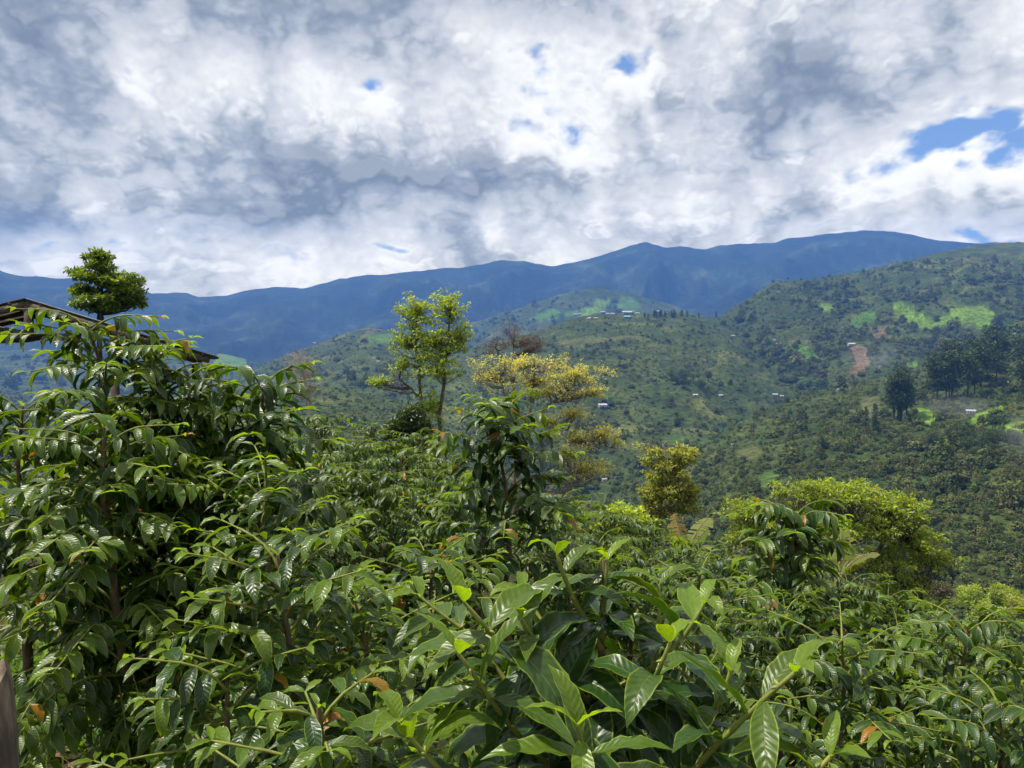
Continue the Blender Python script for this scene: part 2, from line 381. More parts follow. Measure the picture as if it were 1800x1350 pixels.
def build_terrain():
    fine = np.linspace(-R(43), R(43), 780)
    co = np.concatenate([np.linspace(-math.pi, -R(43), 46)[:-1], fine, np.linspace(R(43), math.pi, 46)[1:]])
    rr = np.concatenate([[0.0], np.geomspace(0.5, 90, 90)[:-1], np.geomspace(90, 7350, 400)])
    A, RR = np.meshgrid(co, rr)
    X = RR * np.sin(A); Y = RR * np.cos(A)
    Z, lay = terrain(X.ravel(), Y.ravel(), True)
    x, y = X.ravel(), Y.ravel()
    fi = field_index(x, y, Z, lay)
    # natural colour of the cover
    r = np.hypot(x, y)
    n1 = fbm(x / 60, y / 60, 4); n2 = fbm(x / 14 + 50, y / 14, 3); n3 = fbm(x / 400, y / 400, 3)
    forest = np.array((0.028, 0.050, 0.010)); shrub = np.array((0.062, 0.080, 0.015)); grass = np.array((0.098, 0.110, 0.024))
    k = np.clip(0.5 + 1.1 * n1 + 0.5 * n3 + 0.4 * n2, 0, 1)[:, None]
    c = forest * (1 - k) + shrub * k
    k2 = np.clip((n1 + n3 - 0.25) * 3, 0, 1)[:, None]
    c = c * (1 - k2) + grass * k2
    far = (lay == 6)[:, None]
    c = np.where(far, np.array((0.020, 0.033, 0.015)) * (1 + 0.9 * np.clip(n3[:, None], -1, 1)) + np.clip(n3 + 0.4 * n1 - 0.15, 0, 1)[:, None] * np.array((0.11, 0.12, 0.04)), c)
    # farm soil close by
    near = np.clip((35 - r) / 15, 0, 1)[:, None]
    soil = np.array((0.062, 0.040, 0.026)); litter = np.array((0.040, 0.055, 0.015))
    kk = np.clip(0.5 + 1.4 * fbm(x * 0.9, y * 0.9, 3), 0, 1)[:, None]
    c = c * (1 - near) + (soil * kk + litter * (1 - kk)) * near
    for i, (L, col, poly) in enumerate(FIELDS_AND_SUNLIT):
        m = fi == i
        c[m] = np.array(col) * (1 + 0.25 * n2[m][:, None])
    # far village road: pale earth cut along the hill with the houses
    na, nr = len(co), len(rr)
    idx = np.arange(na * nr).reshape(nr, na)
    q = np.stack([idx[:-1, :-1].ravel(), idx[:-1, 1:].ravel(), idx[1:, 1:].ravel(), idx[1:, :-1].ravel()], 1)
    q = q[:, ::-1]
    col = np.concatenate([c, np.ones((len(c), 1))], 1)
    m = bpy.data.materials.new('hillside'); m.use_nodes = True
    t = NT(m.node_tree); b = m.node_tree.nodes['Principled BSDF']
    at = t.new('ShaderNodeAttribute', attribute_name='cover')
    geo = t.new('ShaderNodeNewGeometry')
    pos = geo.outputs['Position']
    dist = t.vmath('LENGTH', pos)
    # three relief scales so that detail exists at every distance
    nz1 = t.noise(pos, 0.16, 3, 0.62); nz2 = t.noise(pos, 2.2, 3, 0.6); nz3 = t.noise(pos, 0.02, 3, 0.6)
    v = t.mapr(nz1, 0.3, 0.7, 0.45, 1.45)
    v2 = t.mapr(nz2, 0.3, 0.7, 0.6, 1.35)
    v3 = t.mapr(nz3, 0.3, 0.7, 0.6, 1.35)
    cc = t.vmath('SCALE', at.outputs['Color'], scale=t.math('MULTIPLY', t.math('MULTIPLY', v, v2), v3))
    t.l.new(cc, b.inputs['Base Color'])
    b.inputs['Roughness'].default_value = 0.9; b.inputs['Specular IOR Level'].default_value = 0.15
    h = t.math('ADD', t.math('MULTIPLY', nz1, 3.0), t.math('ADD', t.math('MULTIPLY', nz3, 26.0), t.math('MULTIPLY', nz2, 0.10)))
    farw = t.mapr(dist, 30, 200, 0.0, 1.0)
    h = t.math('ADD', t.math('MULTIPLY', h, farw), t.math('MULTIPLY', t.math('MULTIPLY', nz2, 0.07), t.math('SUBTRACT', 1.0, farw)))
    bp = t.new('ShaderNodeBump'); bp.inputs['Strength'].default_value = 0.6; bp.inputs['Distance'].default_value = 1.0
    t.l.new(h, bp.inputs['Height']); t.l.new(bp.outputs[0], b.inputs['Normal'])
    me = mesh_np('terrain', np.stack([x, y, Z], 1), q, m, smooth=True, attrs={'cover': col})
    o = obj('terrain', me); tag(o, kind='structure', label='farm slope, valley and forested mountain sides')
    return o
TERRAIN = build_terrain()

# ------------------------------------------------------------------ haze: a box of even pale air round everything
def build_haze():
    w = 7380.0; z0, z1 = -260.0, 1420.0
    v = [(sx * w, sy * w, z) for z in (z0, z1) for sx, sy in ((-1, -1), (1, -1), (1, 1), (-1, 1))]
    f = [(3, 2, 1, 0), (4, 5, 6, 7), (0, 1, 5, 4), (1, 2, 6, 5), (2, 3, 7, 6), (3, 0, 4, 7)]
    m = bpy.data.materials.new('air'); m.use_nodes = True
    t = NT(m.node_tree)
    for n_ in list(t.n): t.n.remove(n_)
    pv = t.new('ShaderNodeVolumePrincipled')
    pv.inputs['Color'].default_value = (0.13, 0.35, 1.0, 1)
    pv.inputs['Absorption Color'].default_value = (0, 0, 0, 1)
    pv.inputs['Density'].default_value = HAZE
    pv.inputs['Anisotropy'].default_value = 0.0
    out = t.new('ShaderNodeOutputMaterial'); t.l.new(pv.outputs[0], out.inputs['Volume'])
    o = obj('haze', mesh_np('haze', v, np.array(f), m)); tag(o, kind='stuff', label='blue haze of humid mountain air')
    return o
build_haze()
# ================================================================== MATERIALS FOR PLANTS
def leaf_material(name, dark, light, yellow=(0.50, 0.21, 0.0), rough=0.38, trans=0.30, source='attr', veins=False, spec=0.5, vary=0.0):
    """source 'attr': per-leaf colour attribute tint = (young, yellowing, random); 'object': the object colour"""
    m = bpy.data.materials.new(name); m.use_nodes = True
    t = NT(m.node_tree); b = t.n['Principled BSDF']; out = t.n['Material Output']
    if source == 'attr':
        a = t.new('ShaderNodeAttribute', attribute_name='tint'); tint = a.outputs['Color']
    else:
        a = t.new('ShaderNodeObjectInfo'); tint = a.outputs['Color']
    tr, tg, tb = t.sep(tint)
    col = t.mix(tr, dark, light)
    col = t.vmath('SCALE', col, scale=t.mapr(tb, 0, 1, 0.70, 1.30))
    if vary:
        oi = t.new('ShaderNodeObjectInfo'); rn = oi.outputs['Random']
        col = t.mix(t.math('MULTIPLY', t.math('POWER', rn, 2.0), vary), col, (0.15, 0.15, 0.045))
        col = t.vmath('SCALE', col, scale=t.mapr(t.math('FRACT', t.math('MULTIPLY', rn, 7.31)), 0, 1, 0.6, 1.4))
    geo = t.new('ShaderNodeNewGeometry')
    if veins:
        uvn = t.new('ShaderNodeUVMap', uv_map='UVMap'); u, v, w_ = t.sep(uvn.outputs[0])
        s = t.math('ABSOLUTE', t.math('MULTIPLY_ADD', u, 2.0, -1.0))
        # pinnate veins: lines that run from the midrib forward to the margin
        ph = t.math('MULTIPLY', t.math('SUBTRACT', v, t.math('MULTIPLY', s, 0.13)), 11.0)
        fr = t.math('ABSOLUTE', t.math('SUBTRACT', t.math('FRACT', ph), 0.5))
        vein = t.mapr(fr, 0.0, 0.10, 1.0, 0.0, smooth=True)
        rib = t.mapr(s, 0.015, 0.055, 1.0, 0.0, smooth=True)
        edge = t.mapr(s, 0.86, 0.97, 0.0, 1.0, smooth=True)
        col = t.mix(t.math('MULTIPLY', edge, t.mapr(tr, 0, 1, 0.55, 0.95)), col, (0.24, 0.33, 0.02))  # pale leaf margin, with the backlit rim glow also put into its colour
        col = t.mix(t.math('MULTIPLY', rib, 0.55), col, (0.14, 0.20, 0.05))
        col = t.mix(t.math('MULTIPLY', vein, 0.10), col, (0.10, 0.16, 0.03))
        blot = t.noise(uvn.outputs[0], 5.0, 3, 0.6)
        col = t.vmath('SCALE', col, scale=t.mapr(blot, 0.3, 0.7, 0.82, 1.18))
        hgt = t.math('ADD', t.math('MULTIPLY', t.math('COSINE', t.math('MULTIPLY', ph, 6.28318)), t.mapr(s, 0.0, 1.0, 0.5, 0.35)), t.math('MULTIPLY', rib, -0.6))
        bp = t.new('ShaderNodeBump'); bp.inputs['Strength'].default_value = 0.22; bp.inputs['Distance'].default_value = 0.004
        t.l.new(hgt, bp.inputs['Height']); t.l.new(bp.outputs[0], b.inputs['Normal'])
    yl = t.mix(t.noise(geo.outputs['Position'], 40.0, 2), yellow, (0.10, 0.04, 0.012)) if veins else yellow
    col = t.mix(tg, col, yl)
    # the underside of a leaf is paler and matt
    back = geo.outputs['Backfacing']
    pale = t.mix(t.mapr(tg, 0, 1, 0.35, 0.0), col, (0.10, 0.15, 0.03))
    col2 = t.mix(back, col, pale)
    t.l.new(col2, b.inputs['Base Color'])
    t.put(b.inputs['Roughness'], t.mapr(back, 0, 1, rough, 0.75))
    b.inputs['Specular IOR Level'].default_value = spec
    tl = t.new('ShaderNodeBsdfTranslucent')
    tcol = t.vmath('MULTIPLY', col, (2.9, 2.8, 0.6))
    t.l.new(tcol, tl.inputs['Color'])
    mx = t.new('ShaderNodeMixShader'); t.put(mx.inputs[0], t.mapr(tr, 0, 1, trans * 0.55, trans * 1.3))
    t.l.new(b.outputs[0], mx.inputs[1]); t.l.new(tl.outputs[0], mx.inputs[2]); t.l.new(mx.outputs[0], out.inputs['Surface'])
    return m

def bark_material(name, c1, c2, scale=8.0, rough=0.85, bump=0.02):
    m = bpy.data.materials.new(name); m.use_nodes = True
    t = NT(m.node_tree); b = t.n['Principled BSDF']
    geo = t.new('ShaderNodeNewGeometry')
    p = t.vmath('MULTIPLY', geo.outputs['Position'], (1, 1, 0.35))
    n = t.noise(p, scale, 5, 0.65)
    col = t.ramp(n, [(0.32, c1), (0.68, c2)])
    t.l.new(col, b.inputs['Base Color']); b.inputs['Roughness'].default_value = rough
    b.inputs['Specular IOR Level'].default_value = 0.25
    bp = t.new('ShaderNodeBump'); bp.inputs['Strength'].default_value = 0.7; bp.inputs['Distance'].default_value = bump
    t.l.new(n, bp.inputs['Height']); t.l.new(bp.outputs[0], b.inputs['Normal'])
    return m

BARK = bark_material('bark_grey', (0.05, 0.042, 0.034), (0.16, 0.14, 0.115), 6)
BARK_PALE = bark_material('bark_pale', (0.13, 0.115, 0.09), (0.34, 0.31, 0.25), 5)
BARK_DARK = bark_material('bark_dark', (0.022, 0.018, 0.015), (0.07, 0.055, 0.045), 7)
TWIG = bark_material('twig_green', (0.12, 0.15, 0.025), (0.26, 0.27, 0.05), 30, 0.6, 0.004)
TWIG_OLD = bark_material('twig_brown', (0.07, 0.045, 0.028), (0.19, 0.135, 0.085), 30, 0.8, 0.004)

# ================================================================== TUBES AND LEAF CLOUDS
def frames(pts):
    pts = np.asarray(pts, dtype=np.float64)
    d = np.gradient(pts, axis=0); d /= np.maximum(np.linalg.norm(d, axis=1, keepdims=True), 1e-9)
    ref = np.array((0.3, 0.2, 1.0)); 
    a = np.cross(d, ref); nn = np.linalg.norm(a, axis=1, keepdims=True)
    a = np.where(nn < 0.15, np.cross(d, np.array((1.0, 0.1, 0.0))), a); a /= np.maximum(np.linalg.norm(a, axis=1, keepdims=True), 1e-9)
    b = np.cross(d, a)
    return pts, d, a, b
class Tubes:
    def __init__(self): self.v = []; self.f = []; self.n = 0
    def add(self, pts, rad, k=6, knob=0.0, rnd=None):
        pts, d, a, b = frames(pts); m = len(pts)
        rad = np.broadcast_to(np.asarray(rad, dtype=np.float64), (m,)).copy()
        th = np.arange(k) * 2 * np.pi / k
        ring = a[:, None, :] * np.cos(th)[None, :, None] + b[:, None, :] * np.sin(th)[None, :, None]
        rr = rad[:, None] * np.ones(k)
        if knob and rnd is not None: rr = rr * (1 + knob * (rnd.rand(m, k) - 0.5) * 2)
        v = pts[:, None, :] + ring * rr[:, :, None]
        idx = self.n + np.arange(m * k).reshape(m, k)
        nx = np.roll(idx, -1, axis=1)
        self.f.append(np.stack([idx[:-1].ravel(), nx[:-1].ravel(), nx[1:].ravel(), idx[1:].ravel()], 1))
        self.v.append(v.reshape(-1, 3)); self.n += m * k
        tip = self.n; self.v.append(pts[-1][None] + d[-1][None] * rad[-1]); self.n += 1
        tf = np.stack([idx[-1], nx[-1], np.full(k, tip)], 1)
        self.f.append(np.concatenate([tf, tf[:, 2:3]], 1)[:, :3]) if False else self.t.append(tf) if hasattr(self, 't') else setattr(self, 't', [tf])
        return self
    def mesh(self, name, mat):
        return mesh_np(name, np.concatenate(self.v), [np.concatenate(self.f), np.concatenate(self.t)], mat, smooth=True)

def bez(p0, p1, sag=0.0, n=7, rnd=None, jit=0.0):
    p0 = np.asarray(p0, float); p1 = np.asarray(p1, float)
    t = np.linspace(0, 1, n)[:, None]
    p = p0 * (1 - t) + p1 * t
    p[:, 2] += (4 * t * (1 - t))[:, 0] * sag
    if rnd is not None and jit:
        L = np.linalg.norm(p1 - p0)
        p[1:-1] += rnd.normal(0, jit * L, (n - 2, 3))
    return p

# small leaf for trees: a folded diamond, 4 vertices, 2 triangles
LEAF_LOW = np.array([(0, 0, 0), (-0.22, 0.5, 0.06), (0, 1.0, -0.10), (0.22, 0.5, 0.06)])
LEAF_LOW_F = np.array([(0, 2, 1), (0, 3, 2)])
def leaf_cloud(name, base, direc, nrm, length, tint, mat, tv=LEAF_LOW, tf=LEAF_LOW_F, tuv=None):
    """one mesh out of many leaves; base, direc, nrm (N,3); length (N,), tint (N,3)"""
    d = direc / np.maximum(np.linalg.norm(direc, axis=1, keepdims=True), 1e-9)
    x = np.cross(d, nrm); x /= np.maximum(np.linalg.norm(x, axis=1, keepdims=True), 1e-9)
    n = np.cross(x, d)
    L = length[:, None, None]
    V = base[:, None, :] + L * (tv[None, :, 0:1] * x[:, None] + tv[None, :, 1:2] * d[:, None] + tv[None, :, 2:3] * n[:, None])
    k = len(tv); N = len(base)
    fcs = [(np.asarray(f)[None] + (np.arange(N) * k)[:, None, None]).reshape(-1, np.asarray(f).shape[1]) for f in (tf if isinstance(tf, list) else [tf])]
    tt = np.repeat(np.concatenate([tint, np.ones((N, 1))], 1), k, axis=0)
    uv = np.tile(tuv, (N, 1)) if tuv is not None else None
    return mesh_np(name, V.reshape(-1, 3), fcs, mat, smooth=True, uv=uv, attrs={'tint': tt})

def rnd_dirs(rs, n):
    v = rs.normal(size=(n, 3)); return v / np.linalg.norm(v, axis=1, keepdims=True)

def clump_leaves(rs, centres, radii, per, llen, flat=0.55, up=0.35, droop=0.0):
    """leaves round clump centres, denser towards the outside and the top"""
    C = np.repeat(centres, per, axis=0); Rr = np.repeat(radii, per)
    n = len(C)
    d = rnd_dirs(rs, n); d[:, 2] = d[:, 2] * flat + 0.12
    q = rs.rand(n) ** 0.5
    b = C + d * (Rr * q)[:, None]
    dirv = d * 0.7 + rnd_dirs(rs, n) * 0.8; dirv[:, 2] -= droop
    nr = rnd_dirs(rs, n) * 0.8 + np.array((0, 0, up + 0.5))
    L = llen * (0.65 + 0.7 * rs.rand(n))
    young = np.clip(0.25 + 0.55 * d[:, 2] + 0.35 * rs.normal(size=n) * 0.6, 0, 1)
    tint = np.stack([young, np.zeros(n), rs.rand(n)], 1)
    return b, dirv, nr, L, tint

def grow_tree(name, label, base, trunks, clumps, mats, leaf, per, seed, cat='tree', group=None, llen=0.15, flat=0.6, droop=0.1, trunk_r=0.14, limb_r=0.035, twig=True, leafless=False, yellow=0.0, keep=1.0):
    """trunks: list of polylines in world space; clumps: (centre (N,3), radius (N,)); limbs join each clump to the nearest lower trunk point"""
    rs = np.random.RandomState(seed)
    base = np.asarray(base, float)
    root = thing(name, label, cat, tuple(base), group=group)
    bark, lm = mats
    tr = Tubes(); TP = []
    for j, tp in enumerate(trunks):
        tp = np.asarray(tp, float) - base
        # resample
        s = np.linspace(0, len(tp) - 1, len(tp) * 4)
        p = np.stack([np.interp(s, np.arange(len(tp)), tp[:, k]) for k in range(3)], 1)
        p[1:-1] += rs.normal(0, trunk_r * 0.22, (len(p) - 2, 3))
        rr = np.linspace(trunk_r * (1.0, 0.8, 0.42)[min(j, 2)], trunk_r * (0.28 if j < 2 else 0.12), len(p))
        tr.add(p, rr, 8, 0.08, rs); TP.append((p, rr))
    obj('trunk', tr.mesh('trunk', bark), root)
    allp = np.concatenate([p for p, _ in TP]); allr = np.concatenate([r for _, r in TP])
    C, Rd = clumps; C = C - base
    lb = Tubes(); ends = []
    for c, r in zip(C, Rd):
        dd = np.linalg.norm((allp - c) * np.array((1, 1, 1.0)), axis=1) + np.where(allp[:, 2] > c[2] - 0.15 * np.linalg.norm((allp - c)[:, :2], axis=1), 6.0, 0.0)
        k = int(np.argmin(dd)); p0 = allp[k]
        L = np.linalg.norm(c - p0)
        n = 8
        pts = bez(p0, c, sag=-0.06 * L, n=n, rnd=rs, jit=0.03)
        r0 = min(allr[k] * 0.7, limb_r * (0.6 + 0.25 * L))
        lb.add(pts, np.linspace(r0, r0 * 0.25, n), 5)
        if twig:
            for q in range(2 if not leafless else 9):
                st = pts[rs.randint(3, n)]
                e = c + rnd_dirs(rs, 1)[0] * r * np.array((1, 1, flat)) * (0.9 if not leafless else 1.2)
                tw = bez(st, e, sag=0.03, n=5, rnd=rs, jit=0.06)
                lb.add(tw, np.linspace(r0 * 0.32, r0 * 0.10, 5), 3)
                if leafless:
                    for w in range(4):
                        s2 = tw[rs.randint(1, 5)]; e2 = s2 + rnd_dirs(rs, 1)[0] * r * 0.6 + np.array((0, 0, 0.15 * r))
                        lb.add(bez(s2, e2, n=4, rnd=rs, jit=0.08), np.linspace(r0 * 0.14, r0 * 0.06, 4), 3)
    obj('limbs', lb.mesh('limbs', bark), root)
    b, dv, nr, L, ti = clump_leaves(rs, C, Rd, per, llen, flat, droop=droop)
    m = rs.rand(len(b)) < keep
    b, dv, nr, L, ti = b[m], dv[m], nr[m], L[m], ti[m]
    if yellow: ti[:, 1] = np.maximum(ti[:, 1], (rs.rand(len(ti)) < yellow) * rs.rand(len(ti)))
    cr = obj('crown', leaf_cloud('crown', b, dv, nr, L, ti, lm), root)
    return root

def lobes_to_clumps(rs, lobes, n, rmin, rmax, shell=0.55):
    """lobes: list of (centre, radii(3), weight) -> clump centres spread through them, most near the surface"""
    w = np.array([l[2] for l in lobes], float); w /= w.sum()
    out = []; rad = []
    for i in range(n):
        c, rr, _ = lobes[rs.choice(len(lobes), p=w)]
        d = rnd_dirs(rs, 1)[0]; q = shell + (1 - shell) * rs.rand() if rs.rand() < 0.8 else rs.rand() * shell
        out.append(np.asarray(c, float) + d * np.asarray(rr) * q); rad.append(rmin + (rmax - rmin) * rs.rand())
    return np.array(out), np.array(rad)
# ================================================================== WOODLAND ON THE HILLSIDES
LM_FAR = leaf_material('foliage_far', (0.034, 0.060, 0.013), (0.115, 0.155, 0.030), rough=0.6, trans=0.15, spec=0.25, vary=0.95)
def far_crown(seed, tall=1.0, n=330):
    rs = np.random.RandomState(seed)
    d = rnd_dirs(rs, n); d[:, 2] = np.abs(d[:, 2]) * 1.15 - 0.25
    lob = 1 + 0.35 * np.sin(d[:, 0] * 4 + seed) * np.cos(d[:, 1] * 5 - seed) + 0.18 * rs.normal(size=n)
    b = d * (0.85 * lob)[:, None] * np.array((1, 1, tall)) + np.array((0, 0, 0.75 * tall))
    dv = rnd_dirs(rs, n) + d * 0.2; nr = d + 0.6 * rnd_dirs(rs, n) + np.array((0, 0, 0.3))
    L = 0.34 * (0.6 + 0.8 * rs.rand(n))
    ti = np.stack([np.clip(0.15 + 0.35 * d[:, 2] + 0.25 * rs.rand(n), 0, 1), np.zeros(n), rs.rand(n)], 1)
    tv = LEAF_LOW * np.array((1.7, 1, 1))
    b = b - dv / np.linalg.norm(dv, axis=1, keepdims=True) * (L * 0.5)[:, None]
    return leaf_cloud('far_crown', b, dv, nr, L, ti, LM_FAR, tv=tv)

def woodland():
    lib = bpy.data.collections.new('woodland_crowns')
    for i, tall in enumerate((0.8, 0.95, 1.1, 1.3, 1.9, 0.6)):
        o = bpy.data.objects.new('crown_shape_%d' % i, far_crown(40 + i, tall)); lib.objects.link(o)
    rs = np.random.RandomState(21)
    P_, S_, I_ = [], [], []
    spec = {  # layer: (r range, count, radius, tree share)
        0: ((170, 420), 3500, 1.7), 1: ((200, 1150), 14000, 2.0), 2: ((1000, 2600), 14000, 4.6),
        3: ((560, 1950), 6000, 2.9), 4: ((650, 2550), 7000, 4.0), 5: ((2700, 4100), 4500, 7.0), 7: ((560, 1450), 5500, 2.4), 8: ((380, 1000), 4500, 1.9)}
    small = {0: ((110, 420), 5000, 0.8), 1: ((200, 1150), 26000, 1.1), 2: ((1000, 2600), 16000, 2.2), 3: ((560, 1950), 12000, 1.7), 4: ((650, 2550), 12000, 2.0), 7: ((560, 1450), 22000, 1.3), 8: ((380, 1000), 14000, 1.0)}
    for sm, (lay, ((r0, r1), cnt, rad)) in [(0, q) for q in spec.items()] + [(1, q) for q in small.items()]:
        n = int(cnt * 2.2)
        a = np.arctan((rs.rand(n) * 2300 - 250 - 900) / F); r = r0 * (r1 / r0) ** rs.rand(n)
        x, y = r * np.sin(a), r * np.cos(a)
        z, L = terrain(x, y, True)
        fi = field_index(x, y, z, L)
        q = 35.0 if lay in (1, 7, 8) else 60.0
        curv = 0.0 if sm else z - 0.25 * (terrain(x + q, y) + terrain(x - q, y) + terrain(x, y + q) + terrain(x, y - q))
        dens = 0.34 - np.clip(curv / 2.2, -1.2, 1.2) * 0.55 - 1.6 * fbm(x / 60, y / 60, 4) + 1.3 * fbm(x / 200 + 9, y / 200, 3)
        ok = (L == lay) & (fi < 0) & (rs.rand(n) < (np.clip(dens, 0.06, 1.0) if not sm else np.clip(0.75 - 0.5 * dens, 0.15, 1.0)))
        # open ground close to the farm trees
        px, py, d = project(x, y, z)
        ok &= ~((r < 140) & (px > 1000) & (px < 1250))
        k = np.nonzero(ok)[0][:cnt]
        P_.append(np.stack([x, y, z], 1)[k])
        s = rad * (0.35 + 1.15 * rs.rand(len(k)) ** 2.0)
        big = rs.rand(len(k)) < 0.12; s[big] *= 1.9
        S_.append(s)
        I_.append(rs.randint(0, 6, len(k)))
    pts = np.concatenate(P_); sca = np.concatenate(S_); ind = np.concatenate(I_)
    pts[:, 2] -= 0.15 * sca
    me = mesh_np('woodland', pts, [], None) if False else bpy.data.meshes.new('woodland')
    me.vertices.add(len(pts)); me.vertices.foreach_set('co', pts.astype(np.float32).ravel())
    a = me.attributes.new('scale', 'FLOAT', 'POINT'); a.data.foreach_set('value', sca.astype(np.float32))
    a = me.attributes.new('pick', 'INT', 'POINT'); a.data.foreach_set('value', ind.astype(np.int32))
    a = me.attributes.new('spin', 'FLOAT_VECTOR', 'POINT')
    sp = np.zeros((len(pts), 3), np.float32); sp[:, 2] = rs.rand(len(pts)) * 6.28
    a.data.foreach_set('vector', sp.ravel())
    me.update()
    o = obj('woodland', me); tag(o, 'scattered trees and shrubs covering the valley hillsides', kind='stuff')
    g = bpy.data.node_groups.new('scatter_crowns', 'GeometryNodeTree')
    g.interface.new_socket('Geometry', in_out='INPUT', socket_type='NodeSocketGeometry')
    g.interface.new_socket('Geometry', in_out='OUTPUT', socket_type='NodeSocketGeometry')
    gi = g.nodes.new('NodeGroupInput'); go = g.nodes.new('NodeGroupOutput')
    ci = g.nodes.new('GeometryNodeCollectionInfo'); ci.inputs['Collection'].default_value = lib
    ci.inputs['Separate Children'].default_value = True; ci.inputs['Reset Children'].default_value = True
    ip = g.nodes.new('GeometryNodeInstanceOnPoints'); ip.inputs['Pick Instance'].default_value = True
    def attr(nm, ty):
        n = g.nodes.new('GeometryNodeInputNamedAttribute'); n.data_type = ty; n.inputs['Name'].default_value = nm; return n.outputs['Attribute']
    g.links.new(gi.outputs[0], ip.inputs['Points']); g.links.new(ci.outputs[0], ip.inputs['Instance'])
    g.links.new(attr('pick', 'INT'), ip.inputs['Instance Index']); g.links.new(attr('scale', 'FLOAT'), ip.inputs['Scale'])
    g.links.new(attr('spin', 'FLOAT_VECTOR'), ip.inputs['Rotation'])
    g.links.new(ip.outputs[0], go.inputs[0])
    md = o.modifiers.new('scatter', 'NODES'); md.node_group = g
    print('woodland', len(pts))
woodland()
# ================================================================== COFFEE
LEAF_D, LEAF_Y = (0.016, 0.047, 0.006), (0.145, 0.225, 0.013)
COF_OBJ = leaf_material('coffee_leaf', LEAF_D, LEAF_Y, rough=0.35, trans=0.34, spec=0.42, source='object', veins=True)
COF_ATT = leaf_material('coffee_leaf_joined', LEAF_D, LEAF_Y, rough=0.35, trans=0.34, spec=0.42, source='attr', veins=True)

def leaf_shape(nl, nw, bend, fold, wave, seed, wid=0.178):
    """coffee leaf: length 1 along +Y, normal +Z; pointed tip, wavy margin, arched by gravity"""
    rs = np.random.RandomState(seed)
    t = np.linspace(0, 1, nl + 1)
    th = 0.40 - 1.15 * bend * t ** 1.1
    y = np.concatenate([[0], np.cumsum(np.cos((th[1:] + th[:-1]) / 2) / nl)])
    z = np.concatenate([[0], np.cumsum(np.sin((th[1:] + th[:-1]) / 2) / nl)])
    w = wid * np.sin(np.pi * t ** 0.92) ** 0.85 * (1 - 0.35 * t ** 6)
    w[0] = 0.012; w[-1] = 0.004
    s = np.linspace(-1, 1, nw + 1)
    ph = rs.rand(2) * 6.28; fq = 3.2 + rs.rand(2) * 1.2
    tw = rs.normal(0, 0.08)
    V = []; UV = []
    for i in range(nl + 1):
        for q in s:
            side = 0 if q < 0 else 1
            lift = fold * abs(q) * w[i] + wave * q * q * math.sin(fq[side] * 6.28 * t[i] + ph[side]) * math.sin(math.pi * min(1, t[i] * 1.05)) \
                   + 0.005 * math.sin(2 * math.pi * (t[i] - 0.13 * abs(q)) * 11) * (1 - q * q) * (1 if nl > 9 else 0)
            lift += tw * q * w[i] * t[i]
            nz, ny = math.cos(th[i]), -math.sin(th[i])
            V.append((q * w[i], y[i] + ny * lift, z[i] + nz * lift)); UV.append(((q + 1) / 2, t[i]))
    idx = np.arange((nl + 1) * (nw + 1)).reshape(nl + 1, nw + 1)
    f = np.stack([idx[:-1, :-1].ravel(), idx[:-1, 1:].ravel(), idx[1:, 1:].ravel(), idx[1:, :-1].ravel()], 1)
    return np.array(V), f, np.array(UV)
_BENDS = [0.55, 0.8, 1.0, 1.25, 0.65, 0.9, 1.45, 0.4]
HI = [leaf_shape(14, 4, b * 1.1, 0.30, 0.018, 10 + i, wid=0.142 + 0.010 * (i % 4)) for i, b in enumerate(_BENDS)]
MID = [leaf_shape(7, 2, b, 0.45, 0.020, 30 + i, wid=0.155 + 0.012 * (i % 4)) for i, b in enumerate(_BENDS)]
LOW = [leaf_shape(3, 2, b, 0.45, 0.0, 50 + i, wid=0.165) for i, b in enumerate(_BENDS[:4])]
HI_ME = [mesh_np('leaf_large', v, f, COF_OBJ, True, uv) for v, f, uv in HI]
MID_ME = [mesh_np('leaf_medium', v, f, COF_OBJ, True, uv) for v, f, uv in MID]

